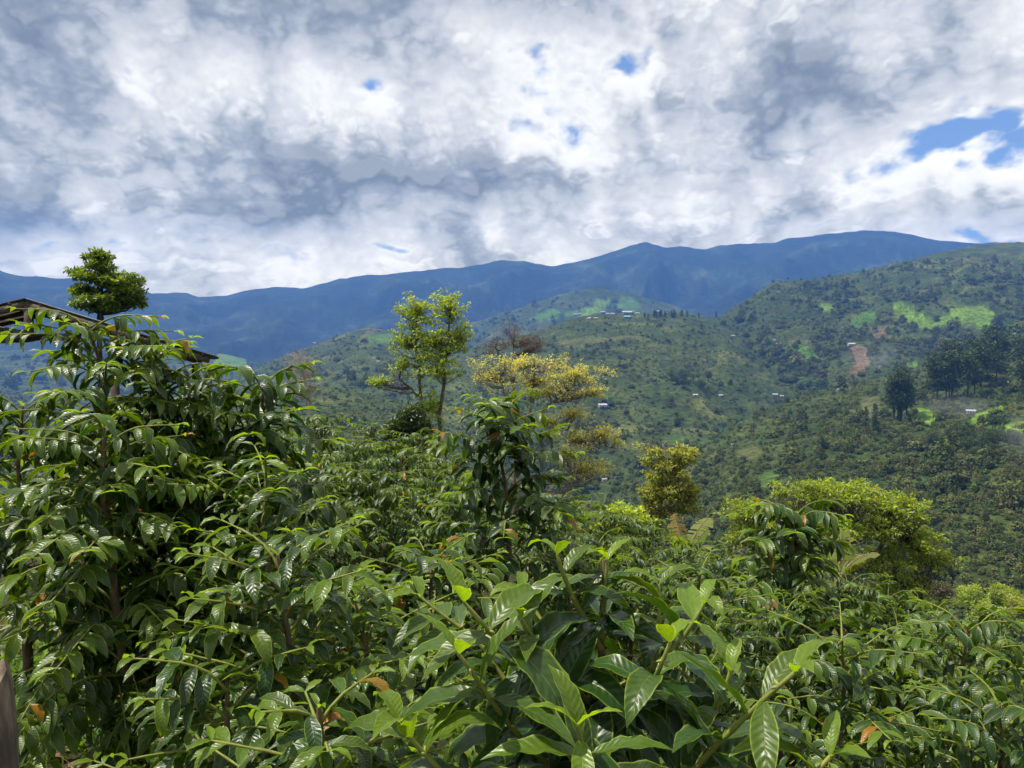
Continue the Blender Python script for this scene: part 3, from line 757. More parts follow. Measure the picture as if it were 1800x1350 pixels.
def shoot(rs, pts, out, r0=0.006, spacing=0.06, ll=0.14, start=0.25, droop=0.5, spread=0.95, young_tip=0.35, flat=True, jit=0.15, drop=0.0, tipleaf=True, ysq=1.0):
    """leaves in opposite pairs along a polyline; appends (base, dir, normal, length, tint) to out; returns dense points"""
    pts = np.asarray(pts, float)
    seg = np.linalg.norm(np.diff(pts, axis=0), axis=1); s = np.concatenate([[0], np.cumsum(seg)]); tot = s[-1]
    n = max(int(tot / 0.03), 5); q = np.linspace(0, tot, n)
    # smooth through the control points
    p = np.stack([np.interp(q, s, pts[:, k]) for k in range(3)], 1)
    for _ in range(2): p[1:-1] = 0.25 * p[:-2] + 0.5 * p[1:-1] + 0.25 * p[2:]
    _, d, a, b = frames(p)
    nodes = np.arange(start * tot, tot - 0.005, spacing)
    up = np.array((0, 0, 1.0))
    for j, sn in enumerate(nodes):
        k = min(int(sn / tot * (n - 1)), n - 1)
        f = sn / tot
        D = d[k]; side = np.cross(D, up); ns = np.linalg.norm(side)
        side = side / ns if ns > 0.2 else np.array((1.0, 0, 0))
        if ns < 0.75:   # upright shoot: pairs turn by 90 degrees at each node
            an = j * math.pi / 2 + rs.rand() * 0.5
            side = side * math.cos(an) + np.cross(D, side) * math.sin(an)
        for sg in (-1, 1):
            if rs.rand() < drop: continue
            dv = side * sg * spread + D * (0.28 + 0.4 * f) * (1.0 - 0.75 * max(D[2], 0.0)) + rs.normal(0, jit, 3)
            dv[2] -= droop * (1.0 - 0.55 * f) * (0.5 + rs.rand())
            dv[1] *= ysq
            nr = up * 0.9 + np.array((0, 0, 0)) + D * 0.15 + rs.normal(0, jit, 3)
            L = ll * (0.72 + 0.4 * rs.rand()) * (1.0 if f < 0.75 else 1.0 - 0.9 * (f - 0.75))
            yg = np.clip((f - (1 - young_tip)) / young_tip, 0, 1) ** 1.3 * (0.5 + 0.6 * rs.rand()) if young_tip > 0 else 0
            yg = np.clip(yg * 0.85 + 0.10 * rs.rand() ** 2, 0, 1)
            out.append((p[k], dv, nr, L, (yg, 0.0, rs.rand())))
    if tipleaf:
        for sg in (-1, 1):
            D = d[-1]; side = np.cross(D, up); side = side / max(np.linalg.norm(side), 1e-3)
            out.append((p[-1], D * 0.55 + side * sg * 0.8 - up * 0.05, up - D * 0.3, ll * 0.5, (0.9, 0.0, rs.rand())))
    return p

def leaf_objects(root, leaves, meshes, rs, org):
    for (b, dv, nr, L, ti) in leaves:
        d = Vector(dv).normalized(); x = d.cross(Vector(nr))
        if x.length < 1e-3: x = Vector((1, 0, 0))
        x.normalize(); n = x.cross(d)
        bb = b - org
        o = bpy.data.objects.new('leaf', meshes[rs.randint(len(meshes))])
        M = Matrix(((x.x * L, d.x * L, n.x * L, bb[0]), (x.y * L, d.y * L, n.y * L, bb[1]), (x.z * L, d.z * L, n.z * L, bb[2]), (0, 0, 0, 1)))
        o.matrix_basis = M
        o.color = (ti[0], ti[1], ti[2], 1)
        o.parent = root
        COL.objects.link(o)

def leaves_mesh(leaves, shapes, rs, org, name='foliage'):
    """the remaining small leaves as one mesh"""
    pick = rs.randint(0, len(shapes), len(leaves))
    V, Fc, U, T = [], [], [], []; n0 = 0
    for k, (tv, tf, tuv) in enumerate(shapes):
        sel = [leaves[i] for i in np.nonzero(pick == k)[0]]
        if not sel: continue
        b = np.array([s[0] for s in sel]) - org; d = np.array([s[1] for s in sel]); nr = np.array([s[2] for s in sel])
        L = np.array([s[3] for s in sel])[:, None, None]; ti = np.array([s[4] for s in sel])
        d = d / np.maximum(np.linalg.norm(d, axis=1, keepdims=True), 1e-9)
        x = np.cross(d, nr); x /= np.maximum(np.linalg.norm(x, axis=1, keepdims=True), 1e-9); n = np.cross(x, d)
        vv = b[:, None] + L * (tv[None, :, 0:1] * x[:, None] + tv[None, :, 1:2] * d[:, None] + tv[None, :, 2:3] * n[:, None])
        N, kk = len(sel), len(tv)
        V.append(vv.reshape(-1, 3)); Fc.append((tf[None] + (np.arange(N) * kk)[:, None, None]).reshape(-1, 4) + n0)
        U.append(np.tile(tuv, (N, 1))); T.append(np.repeat(np.concatenate([ti, np.ones((N, 1))], 1), kk, axis=0)); n0 += N * kk
    return mesh_np(name, np.concatenate(V), [np.concatenate(Fc)], COF_ATT, True, np.concatenate(U), {'tint': np.concatenate(T)})

def coffee_bush(label, top, height, radius, seed, n_obj=300, ll=0.14, group=None, stems=1, dens=1.0, droop=0.6, young=0.35, yellow=0.005, asc=0.55, shapes=MID, meshes=None, lean=(0, 0), bare=0.22, sep_branches=True, first=0.22):
    """coffee bush: upright stem(s), pairs of long lateral branches that arch out and droop lower down, leaves in opposite pairs"""
    rs = np.random.RandomState(seed)
    top = np.asarray(top, float)
    g = gz(top[0] - lean[0], top[1] - lean[1])
    base = np.array((top[0] - lean[0], top[1] - lean[1], g)); height = max(top[2] - g, 0.7) if height is None else height
    if height is not None: base[2] = min(g, top[2] - 0.6)
    H = top[2] - base[2]
    root = thing('coffee_bush', label, 'coffee bush', tuple(base), group=group)
    leaves = []; br = []
    for sidx in range(stems):
        an = rs.rand() * 6.28; off = np.array((math.cos(an), math.sin(an), 0)) * (0.0 if stems == 1 else radius * 0.45)
        hs = H * (1.0 if sidx == 0 else 0.78 + 0.18 * rs.rand())
        tp = np.array((base[0] + lean[0], base[1] + lean[1], base[2])) + off + np.array((0, 0, hs))
        st = bez(base + off * 0.15, tp, n=9, rnd=rs, jit=0.012)
        tb = Tubes(); tb.add(st - base, np.linspace(0.018 + 0.006 * H, 0.005, 9), 7)
        obj('stem', tb.mesh('stem', TWIG_OLD), root)
        nl = max(int(hs * (1 - first) / 0.058 * dens), 6)
        for j in range(nl):
            f = first + (1 - first) * (j + 0.5) / nl
            k = f * 8; i0 = min(int(k), 7); p0 = st[i0] + (st[i0 + 1] - st[i0]) * (k - i0)
            prof = math.sin(math.pi * min(1, (1.06 - f) / (1.06 - first)) ** 0.62) if f > 0.35 else 0.92
            Lb = radius * (0.35 + 0.75 * (1 - f) ** 0.7) * (0.75 + 0.5 * rs.rand()) if f > 0.3 else radius * (0.75 + 0.4 * rs.rand())
            a0 = j * 1.5708 + (j // 2) * 0.55 + rs.normal(0, 0.35)
            for sg in (0, math.pi):
                a = a0 + sg + rs.normal(0, 0.12)
                hd = np.array((math.cos(a), math.sin(a), 0))
                el = min(asc * (0.35 + 1.2 * f) + rs.normal(0, 0.12), 0.75)       # upper branches climb
                m1 = p0 + Lb * 0.5 * (hd * math.cos(el) + np.array((0, 0, math.sin(el))))
                e2 = el - droop * (0.9 - 0.4 * f) - 0.2 * rs.rand()
                m2 = m1 + Lb * 0.5 * (hd * math.cos(e2) + np.array((0, 0, math.sin(e2))))
                p = shoot(rs, [p0, p0 * 0.5 + m1 * 0.5 + np.array((0, 0, 0.02)), m1, m2], leaves, spacing=0.047 / dens ** 0.5, ll=ll, start=bare + 0.1 * rs.rand(), droop=droop, young_tip=young, drop=0.12)
                br.append(p)
        shoot(rs, [st[-2], st[-1] * 0.5 + st[-2] * 0.5, st[-1]], leaves, spacing=0.05, ll=ll * 0.8, start=0.2, droop=0.2, young_tip=0.9)
    if yellow:
        for i in range(len(leaves)):
            if rs.rand() < yellow: b, d, n, L, ti = leaves[i]; leaves[i] = (b, d, n, L, (ti[0], 0.5 + 0.5 * rs.rand(), ti[2]))
    # branches: those that show are parts of their own
    for p in br:
        if sep_branches:
            tb = Tubes(); rr = np.linspace(0.0040, 0.0019, len(p)); rr[::2] *= 1.4
            tb.add(p - base, rr, 5); obj('branch', tb.mesh('branch', TWIG), root)
    if not sep_branches:
        tb = Tubes()
        for p in br: tb.add(p[::2] - base, np.linspace(0.0042, 0.0018, len(p[::2])), 3)
        tag(obj('branches', tb.mesh('branches', TWIG), root), kind='stuff')
    dist = np.array([np.linalg.norm(np.asarray(l[0]) - np.array((0, 0, CAMZ))) / l[3] for l in leaves])
    order = np.argsort(dist)
    front = [leaves[i] for i in order[:n_obj]]; rest = [leaves[i] for i in order[n_obj:]]
    if n_obj: leaf_objects(root, front, meshes or MID_ME, rs, base)
    if rest: tag(obj('foliage', leaves_mesh(rest, LOW, rs, base), root), kind='stuff')
    return root

def bush_at(label, px, py, d, radius, seed, **kw):
    p = P(px, py, d)
    return coffee_bush(label, (p.x, p.y, p.z), None, radius, seed, **kw)
# ================================================================== THE FARM: COFFEE BUSHES
def hero_bush():
    rs = np.random.RandomState(77)
    stem_px = [(1072, 1500, 1.32), (1068, 1350, 1.30), (1062, 1250, 1.28), (1056, 1120, 1.27), (1062, 1030, 1.27), (1063, 985, 1.27)]
    st = np.array([P(*q) for q in stem_px])
    base = np.array((st[0][0], st[0][1] + 0.03, gz(st[0][0], st[0][1])))
    root = thing('coffee_bush', 'young coffee bush with huge arching glossy leaves edged yellow, in the foreground', 'coffee bush', tuple(base))
    tb = Tubes(); full = np.concatenate([[base], st]); tb.add(full - base, np.linspace(0.011, 0.004, len(full)), 8)
    obj('stem', tb.mesh('stem', TWIG_OLD), root)
    leaves = []
    S = [  # polyline pixels + depth, leaf length, start, droop
     ([(1056, 1140, 1.27), (1030, 1090, 1.26), (1001, 1044, 1.24), (985, 1000, 1.22), (979, 975, 1.22)], .115, .25, .35),
     ([(1056, 1120, 1.27), (1062, 1050, 1.27), (1066, 1000, 1.26), (1068, 985, 1.26)], .105, .15, .35),
     ([(1066, 1340, 1.30), (1030, 1300, 1.22), (981, 1244, 1.18), (907, 1159, 1.14), (867, 1118, 1.12), (838, 1085, 1.10), (815, 1058, 1.10)], .150, .22, .60),
     ([(1060, 1400, 1.30), (960, 1345, 1.18), (907, 1289, 1.12), (867, 1240, 1.09), (838, 1190, 1.07), (806, 1150, 1.05)], .155, .25, .70),
     ([(1072, 1460, 1.32), (1180, 1400, 1.15), (1259, 1309, 1.05), (1296, 1277, 1.03), (1328, 1240, 1.02), (1373, 1203, 1.0), (1398, 1182, 0.99)], .150, .28, .55),
     ([(1060, 1220, 1.28), (1130, 1190, 1.27), (1180, 1150, 1.25), (1205, 1120, 1.25), (1232, 1075, 1.24), (1238, 1062, 1.24)], .125, .2, .45),
     ([(1066, 1340, 1.30), (1200, 1300, 1.18), (1262, 1260, 1.15), (1278, 1200, 1.14), (1284, 1180, 1.14)], .120, .35, .5),
     ([(1066, 1330, 1.30), (1120, 1260, 1.30), (1150, 1180, 1.32), (1160, 1110, 1.33), (1160, 1040, 1.34), (1158, 1030, 1.34)], .125, .3, .45),
     ([(1068, 1450, 1.30), (1040, 1370, 1.05), (1020, 1300, 0.95), (1015, 1275, 0.94)], .125, .5, .45),
     ([(1066, 1380, 1.30), (980, 1300, 1.30), (900, 1220, 1.36), (850, 1130, 1.40), (760, 1070, 1.42), (740, 1050, 1.42)], .140, .25, .55),
     ([(1066, 1450, 1.30), (900, 1420, 1.15), (800, 1380, 1.05), (720, 1300, 1.02), (700, 1270, 1.02)], .145, .3, .5),
     ([(1066, 1450, 1.30), (1200, 1450, 1.10), (1350, 1420, 1.02), (1440, 1360, 1.0), (1460, 1330, 1.0)], .135, .3, .5),
     ([(1060, 1260, 1.28), (1010, 1210, 1.20), (960, 1160, 1.17), (930, 1110, 1.16), (915, 1085, 1.16)], .120, .25, .45),
     ([(1064, 1300, 1.28), (1110, 1260, 1.16), (1150, 1200, 1.10), (1170, 1150, 1.08), (1178, 1130, 1.08)], .125, .3, .45),
     ([(1062, 1200, 1.28), (1000, 1150, 1.34), (950, 1090, 1.40), (925, 1050, 1.42), (915, 1040, 1.42)], .125, .3, .45),
    ]
    for pl, ll, start, droop in S:
        pts = np.array([P(*q) for q in pl])
        p = shoot(rs, pts, leaves, spacing=0.048, ll=ll * 1.28, start=start, droop=droop * 0.95, spread=1.0, young_tip=0.28, jit=0.14, ysq=0.55)
        tb = Tubes(); rr = np.linspace(0.0062, 0.0028, len(p)); rr[::2] *= 1.2
        tb.add(p - base, rr, 7)
        # swollen nodes with pale buds
        b_ = obj('branch', tb.mesh('branch', TWIG), root)
        tot = len(p); kb = Tubes()
        for k in range(int(tot * start), tot - 1, 2):
            for w in range(3):
                dv = rnd_dirs(rs, 1)[0]; s0 = p[k] - base
                kb.add(np.array([s0, s0 + dv * 0.006, s0 + dv * 0.011]), [0.0022, 0.0030, 0.0012], 5)
        tag(obj('buds', kb.mesh('buds', BUD), b_), kind='stuff')
    leaf_objects(root, leaves, HI_ME, rs, base)
    print('hero leaves', len(leaves))
BUD = bark_material('coffee_bud', (0.20, 0.22, 0.05), (0.34, 0.34, 0.10), 60, 0.6, 0.002)
hero_bush()

# bushes close enough that every leaf in front can be picked out
NEAR = [
 ('coffee bush with thick leafy dome standing against the shed gable', 330, 655, 3.0, 0.55, 16, dict(ll=.112, asc=.4, young=.4, dens=1.3, droop=1.0)),
 ('coffee bush with small shiny leaves rising beside the shed eave post', 340, 690, 3.4, 0.55, 14, dict(ll=.112, asc=.4, young=.4, dens=1.2, droop=1.0)),
 ('coffee bush with leaning yellow twigs close beside the wooden post', 40, 715, 2.9, 0.62, 15, dict(ll=.112, asc=.4, young=.5, dens=1.2, droop=1.0, first=.55)),
 ('tall spreading coffee bush with long yellow twigs in front of the shed roof', 232, 570, 2.75, 0.66, 1, dict(ll=.112, stems=3, asc=.40, droop=1.0, dens=1.2, yellow=.012, young=.65)),
 ('tall coffee bush with big hanging leaves under the shed eave', 462, 672, 3.1, 0.56, 2, dict(ll=.15, droop=.95, young=.3)),
 ('low coffee bush with wavy light green leaves beside the large-leaved foreground bush', 640, 965, 1.95, 0.50, 3, dict(ll=.125, stems=2, young=.7, asc=.8)),
 ('dark coffee bush spreading low beside the weathered wooden post', 400, 1190, 1.75, 0.52, 4, dict(ll=.112, droop=.8, young=.2)),
 ('dense dark coffee bush between the shed bush and the wavy-leaved bush', 470, 842, 2.45, 0.62, 5, dict(ll=.112, young=.25)),
 ('slender coffee bush with orange dying leaves and bare lower stem', 885, 728, 4.1, 0.72, 6, dict(ll=.15, droop=.8, yellow=.035, first=.45, dens=1.2)),
 ('coffee bush with drooping narrow leaves in front of the broad lime-green tree', 1395, 905, 4.4, 0.66, 7, dict(ll=.15, droop=1.2, yellow=.02, dens=1.3)),
 ('wide coffee bush with bright shiny top leaves on the slope edge', 1700, 1102, 3.5, 0.85, 8, dict(ll=.112, young=.6, droop=1.0)),
 ('coffee bush with hanging slim leaves behind the large-leaved foreground bush', 1480, 1130, 2.7, 0.60, 9, dict(ll=.108, droop=.9, young=.4)),
 ('lower coffee bush on the slope with dark leaves below the bright-topped bush', 1760, 1240, 2.6, 0.62, 10, dict(ll=.108, young=.35, droop=1.0)),
 ('short coffee bush tucked behind the tips of the foreground bush', 1230, 1010, 3.6, 0.60, 11, dict(ll=.108, young=.45)),
 ('coffee bush with yellow-green tips half hidden behind the wavy-leaved bush', 760, 985, 2.9, 0.55, 12, dict(ll=.125, young=.6)),
 ('lowest small coffee bush at the foot of the foreground bush', 560, 1245, 1.35, 0.40, 13, dict(ll=.108, young=.6)),
]
for (lb, px, py, d, rad, sd_, kw) in NEAR:
    meshes = HI_ME if d < 2.5 else MID_ME
    bush_at(lb, px, py, d, rad, sd_, meshes=meshes, **kw)

# rows behind: same plants, leaves only a few pixels wide
ROW = [(560, 742, 7.2), (650, 752, 7.6), (735, 772, 7.8), (450, 735, 6.6), (620, 792, 5.9), (705, 805, 6.1), (560, 820, 5.1), (660, 850, 5.0), (790, 815, 6.4), (760, 850, 5.2), (820, 880, 5.0),
       (985, 880, 6.2), (1060, 905, 6.6), (1130, 930, 6.8), (1210, 965, 7.0), (960, 930, 5.2), (1050, 955, 5.4), (1140, 985, 5.2), (1280, 985, 6.2), (1000, 985, 4.4), (1110, 1010, 4.4),
       (1560, 1052, 5.4), (1640, 1085, 5.2), (1490, 1025, 5.6), (1580, 1110, 4.2), (1330, 1030, 4.9), (1380, 1070, 3.9), (1760, 1120, 4.9), (360, 720, 5.6), (250, 730, 5.0)]
OWN = {0: 'coffee bush in the back row just beneath the bare twiggy shrub', 2: 'coffee bush in the back row touching the small dark round tree', 1: 'coffee bush in the back row between the twiggy shrub and the round tree', 10: 'coffee bush directly behind the slender orange-leaved bush',
       11: 'coffee bush on the slope under the yellow flat-topped tree', 12: 'coffee bush on the slope under the small bushy light green tree', 13: 'coffee bush on the slope below the narrow olive-green tree', 14: 'coffee bush at the foot of the banana plant with the golden frond',
       18: 'coffee bush between the golden-frond banana plant and the broad lime-green tree', 21: 'coffee bush at the lower edge of the broad lime-green tree', 22: 'coffee bush on the slope edge just short of the white-roofed building', 23: 'coffee bush next to the banana plant with torn pale leaves',
       27: 'coffee bush on the slope behind the bright-topped wide bush', 28: 'coffee bush in front of the shed side boards', 29: 'coffee bush hidden under the shed roof behind the tall bush'}
for i, (px, py, d) in enumerate(ROW):
    right = px > 880
    lb = 'coffee bush in the closed row running down the slope beyond the foreground bushes' if right else 'coffee bush in the dense row below the green leafy trees'
    lb = OWN.get(i, lb)
    grp = 'coffee bushes down the slope' if right else 'coffee bushes in the upper row'
    bush_at(lb, px, py, d, 0.72, 200 + i, n_obj=120 if d < 5.6 else 60, ll=.092, dens=1.5, group=grp, shapes=LOW, sep_branches=False, young=.48, droop=1.15, yellow=.004)
# ================================================================== TREES OF THE FARM AND BELOW IT
def lobe(px, py, d, rx, ry, rd=None, w=None):
    k = d / F
    return (np.array(P(px, py, d)), np.array((rx * k, (rd if rd else rx * k * 0.9), ry * k)), w or rx * ry)
def foot(px, d):
    p = P(px, 640, d); return np.array((p.x, p.y, gz(p.x, p.y) - 0.1))
def poly(pts): return [np.array(P(*q)) for q in pts]
LM_GREEN = leaf_material('leaf_tall_tree', (0.15, 0.205, 0.03), (0.38, 0.45, 0.08), rough=0.5, trans=0.42)
LM_YEL = leaf_material('leaf_yellow_tree', (0.32, 0.31, 0.10), (0.56, 0.53, 0.20), yellow=(0.52, 0.45, 0.13), rough=0.55, trans=0.35)
LM_DARK = leaf_material('leaf_dark_tree', (0.022, 0.046, 0.012), (0.070, 0.110, 0.022), rough=0.4, trans=0.2)
LM_OLIVE = leaf_material('leaf_olive_tree', (0.17, 0.19, 0.035), (0.38, 0.39, 0.08), rough=0.5, trans=0.38)
LM_LIME = leaf_material('leaf_lime_tree', (0.13, 0.18, 0.02), (0.34, 0.41, 0.05), rough=0.5, trans=0.40)
LM_RED = leaf_material('leaf_red_buds', (0.12, 0.045, 0.03), (0.22, 0.09, 0.06), rough=0.6, trans=0.2)

def farm_trees():
    rs = np.random.RandomState(5)
    d = 38; b = foot(765, d)
    C = lobes_to_clumps(rs, [lobe(732, 548, d, 40, 36), lobe(792, 542, d, 42, 36), lobe(716, 602, d, 38, 36), lobe(804, 594, d, 36, 36), lobe(764, 605, d, 62, 48), lobe(765, 650, d, 55, 30), lobe(706, 645, d, 24, 18), lobe(664, 672, d, 22, 11, w=420), lobe(755, 715, d, 40, 42, w=1100), lobe(765, 785, d, 30, 35, w=800)], 640, 0.14, 0.40, 0.15)
    grow_tree('leafy_tree', 'tall airy bright green tree with two rounded crown tops', b, [[b, *poly([(768, 800, d), (776, 700, d), (785, 620, d), (792, 530, d)])], [b + (-.3, 0, 0), *poly([(750, 770, d), (740, 690, d), (730, 610, d), (733, 535, d)])], poly([(740, 700, d), (705, 668, d), (668, 670, d)])], C, (BARK, LM_GREEN), None, 20, 61, llen=0.17, flat=0.5, trunk_r=0.15, limb_r=0.02)
    d = 35; b = foot(930, d)
    C = lobes_to_clumps(rs, [lobe(915, 640, d, 105, 19, 2.4), lobe(1010, 658, d, 75, 22, 2), lobe(945, 672, d, 110, 26, 2.2, w=1500), lobe(858, 662, d, 42, 12, 1.6), lobe(965, 690, d, 60, 10, 1.8), lobe(1040, 690, d, 32, 14), lobe(1005, 728, d, 45, 16), lobe(960, 742, d, 38, 10), lobe(1055, 765, d, 46, 18), lobe(1085, 778, d, 16, 8), lobe(1030, 825, d, 46, 28), lobe(1010, 775, d, 46, 34, w=900), lobe(995, 800, d, 30, 14)], 820, 0.14, 0.32, 0.0)
    grow_tree('flame_tree', 'flat-topped tree with sparse yellow leaves and pale twigs', b, [[b, *poly([(925, 850, d), (928, 770, d), (932, 700, d), (942, 645, d)])], [b, *poly([(905, 800, d), (893, 720, d), (880, 660, d)])], poly([(930, 760, d), (960, 715, d), (1010, 680, d), (1050, 665, d)]), poly([(935, 800, d), (975, 745, d), (1030, 775, d), (1085, 790, d)]), poly([(930, 850, d), (975, 825, d), (1030, 825, d)])], C, (BARK_PALE, LM_YEL), None, 17, 62, llen=0.12, flat=0.8, trunk_r=0.15, limb_r=0.03, yellow=0.3)
    d = 52; b = foot(905, d)
    C = lobes_to_clumps(rs, [lobe(900, 596, d, 42, 28), lobe(866, 612, d, 22, 18), lobe(936, 612, d, 20, 22)], 34, 0.5, 0.9, 0.5)
    grow_tree('bare_tree', 'leafless reddish-brown tree standing behind the yellow flat-topped tree', b, [[b, *poly([(905, 760, d), (904, 680, d), (903, 610, d)])], poly([(904, 680, d), (880, 630, d), (870, 610, d)])], C, (BARK_BROWN, LM_RED), None, 40, 63, llen=0.12, leafless=True, keep=0.35, trunk_r=0.16)
    d = 23; b = foot(715, d)
    C = lobes_to_clumps(rs, [lobe(718, 742, d, 38, 26), lobe(695, 760, d, 24, 22), lobe(735, 765, d, 26, 22), lobe(725, 805, d, 40, 18)], 75, 0.16, 0.32, 0.6)
    grow_tree('round_tree', 'small dense dark green round-crowned tree at the foot of the tall airy tree', b, [[b, *poly([(716, 820, d), (716, 780, d), (717, 745, d)])]], C, (BARK_DARK, LM_DARK), None, 120, 64, llen=0.13, flat=0.6, trunk_r=0.07, limb_r=0.02)
    d = 42; b = foot(1160, d)
    C = lobes_to_clumps(rs, [lobe(1138, 798, d, 22, 16), lobe(1192, 800, d, 34, 16), lobe(1168, 828, d, 46, 20), lobe(1200, 860, d, 26, 26), lobe(1148, 872, d, 24, 20), lobe(1205, 892, d, 28, 12), lobe(1140, 912, d, 34, 30), lobe(1168, 875, d, 46, 40, w=1600)], 270, 0.2, 0.45, 0.5)
    grow_tree('olive_tree', 'narrow olive-green tree with a bare pale fork at its top', b, [[b, *poly([(1161, 930, d), (1160, 870, d), (1158, 790, d)])], poly([(1158, 800, d), (1150, 785, d), (1145, 770, d)]), poly([(1158, 800, d), (1178, 784, d), (1200, 786, d), (1215, 795, d)]), poly([(1158, 800, d), (1170, 778, d), (1180, 774, d)])], C, (BARK_PALE, LM_OLIVE), None, 48, 65, llen=0.2, flat=0.55, droop=0.35, trunk_r=0.16)
    d = 33; b = foot(1490, d)
    L = [lobe(1415, 865, d, 60, 20), lobe(1500, 868, d, 80, 22), lobe(1570, 895, d, 60, 30), lobe(1320, 900, d, 55, 22), lobe(1400, 915, d, 90, 26), lobe(1500, 925, d, 90, 26), lobe(1600, 950, d, 60, 26), lobe(1640, 985, d, 40, 18), lobe(1560, 985, d, 60, 18), lobe(1300, 940, d, 28, 18), lobe(1590, 1020, d, 40, 20), lobe(1620, 1065, d, 45, 22), lobe(1560, 1050, d, 40, 24)]
    C = lobes_to_clumps(rs, L, 620, 0.20, 0.46, 0.5)
    grow_tree('broad_tree', 'broad spreading lime-green tree with a dome-shaped crown below the coffee slope', b, [[b, *poly([(1492, 1080, d), (1490, 1000, d), (1480, 930, d)])], poly([(1490, 1010, d), (1420, 950, d), (1350, 915, d)]), poly([(1490, 1010, d), (1560, 950, d), (1620, 970, d)]), poly([(1490, 1080, d), (1560, 1060, d), (1610, 1060, d)])], C, (BARK, LM_LIME), None, 38, 66, llen=0.18, flat=0.42, trunk_r=0.28, limb_r=0.04, yellow=0.02)
    d = 31; b = foot(178, d)
    C = lobes_to_clumps(rs, [lobe(172, 450, d, 20, 9), lobe(178, 470, d, 24, 9), lobe(134, 474, d, 10, 7), lobe(166, 488, d, 34, 9), lobe(215, 496, d, 34, 16), lobe(150, 512, d, 24, 12), lobe(226, 520, d, 26, 16), lobe(190, 532, d, 58, 14)], 190, 0.15, 0.32, 0.5)
    grow_tree('tiered_tree', 'dark green tree with tiered layered crown behind the shed', b, [[b, *poly([(178, 600, d), (179, 530, d), (178, 480, d), (172, 445, d)])], [b + (-.15, 0, 0), *poly([(173, 560, d), (173, 510, d), (170, 490, d)])]], C, (BARK_DARK, LM_DTG), None, 60, 67, llen=0.19, flat=0.42, trunk_r=0.11)
    d = 9.5; b = foot(543, d)
    C = lobes_to_clumps(rs, [lobe(528, 642, d, 20, 26), lobe(540, 690, d, 28, 20), lobe(552, 660, d, 16, 20)], 24, 0.12, 0.24, 0.3)
    grow_tree('bare_shrub', 'leafless twiggy shrub with a few red bud tips above the coffee row', b, [[b, *poly([(545, 760, d), (542, 715, d), (536, 670, d), (530, 640, d)])]], C, (BARK_WHITE, LM_RED), None, 9, 68, cat='shrub', llen=0.035, leafless=True, keep=0.7, trunk_r=0.028, limb_r=0.02)
    d = 17; b = foot(1095, d)
    C = lobes_to_clumps(rs, [lobe(1095, 912, d, 34, 22), lobe(1115, 930, d, 26, 26), lobe(1075, 930, d, 20, 20)], 45, 0.16, 0.3, 0.5)
    grow_tree('young_tree', 'small bushy light green tree in front of the olive-green tree', b, [[b, *poly([(1097, 970, d), (1096, 940, d), (1096, 905, d)])]], C, (BARK, LM_GREEN), None, 90, 69, llen=0.12, flat=0.6, droop=0.3, trunk_r=0.05, limb_r=0.015)
    # trees at the edge of the lower pasture
    for i, (px, py, dd, lm, lb) in enumerate([
        (1705, 1042, 95, LM_GREEN, 'light green tree beside the white roof in the hollow'), (1762, 1040, 100, LM_LIME, 'flat lime-green tree in the hollow at the edge of the pasture'),
        (1650, 1035, 90, LM_BRN, 'brownish half-bare tree in the hollow next to the broad lime tree'), (1795, 1062, 92, LM_OLIVE, 'olive-toned tree in the hollow past the white roof'), (1735, 1070, 84, LM_GREEN, 'little green tree just behind the white roof'),
        (1840, 1050, 100, LM_DARK, 'dark tree in the hollow beyond the olive-toned tree')]):
        b = foot(px, dd); zt = P(px, py - 20, dd).z
        b[2] = min(b[2], zt - 5)
        C = lobes_to_clumps(rs, [lobe(px, py, dd, 26, 9), lobe(px - 10, py + 14, dd, 20, 9), lobe(px + 12, py + 12, dd, 18, 10)], 42, 0.5, 1.0, 0.55)
        grow_tree('pasture_tree', lb, b, [[b, *poly([(px, py + 45, dd), (px + 1, py + 15, dd), (px, py - 5, dd)])]], C, (BARK, lm), None, 60, 80 + i, llen=0.32, flat=0.55, trunk_r=0.15, keep=0.5 if i == 2 else 1.0)
BARK_WHITE = bark_material('bark_bleached', (0.28, 0.25, 0.21), (0.52, 0.48, 0.42), 20)
BARK_BROWN = bark_material('bark_reddish', (0.075, 0.045, 0.035), (0.20, 0.13, 0.10), 5)
LM_DTG = leaf_material('leaf_tiered_tree', (0.06, 0.105, 0.014), (0.22, 0.29, 0.035), rough=0.45, trans=0.35)
LM_BRN = leaf_material('leaf_brownish', (0.06, 0.05, 0.02), (0.12, 0.10, 0.04), rough=0.6, trans=0.2)
farm_trees()

# ------------------------------------------------------------------ ray hit on the terrain
def hit(px, py):
    rr = np.geomspace(60, 8000, 3000)
    dx = P(px, py, 1.0) - Vector((0, 0, CAMZ))
    x, y, z = dx.x * rr, dx.y * rr, CAMZ + dx.z * rr
    tz = terrain(x, y); k = np.nonzero(z < tz)[0]
    k = k[0] if len(k) else len(rr) - 1
    return np.array((x[k], y[k], tz[k])), rr[k]

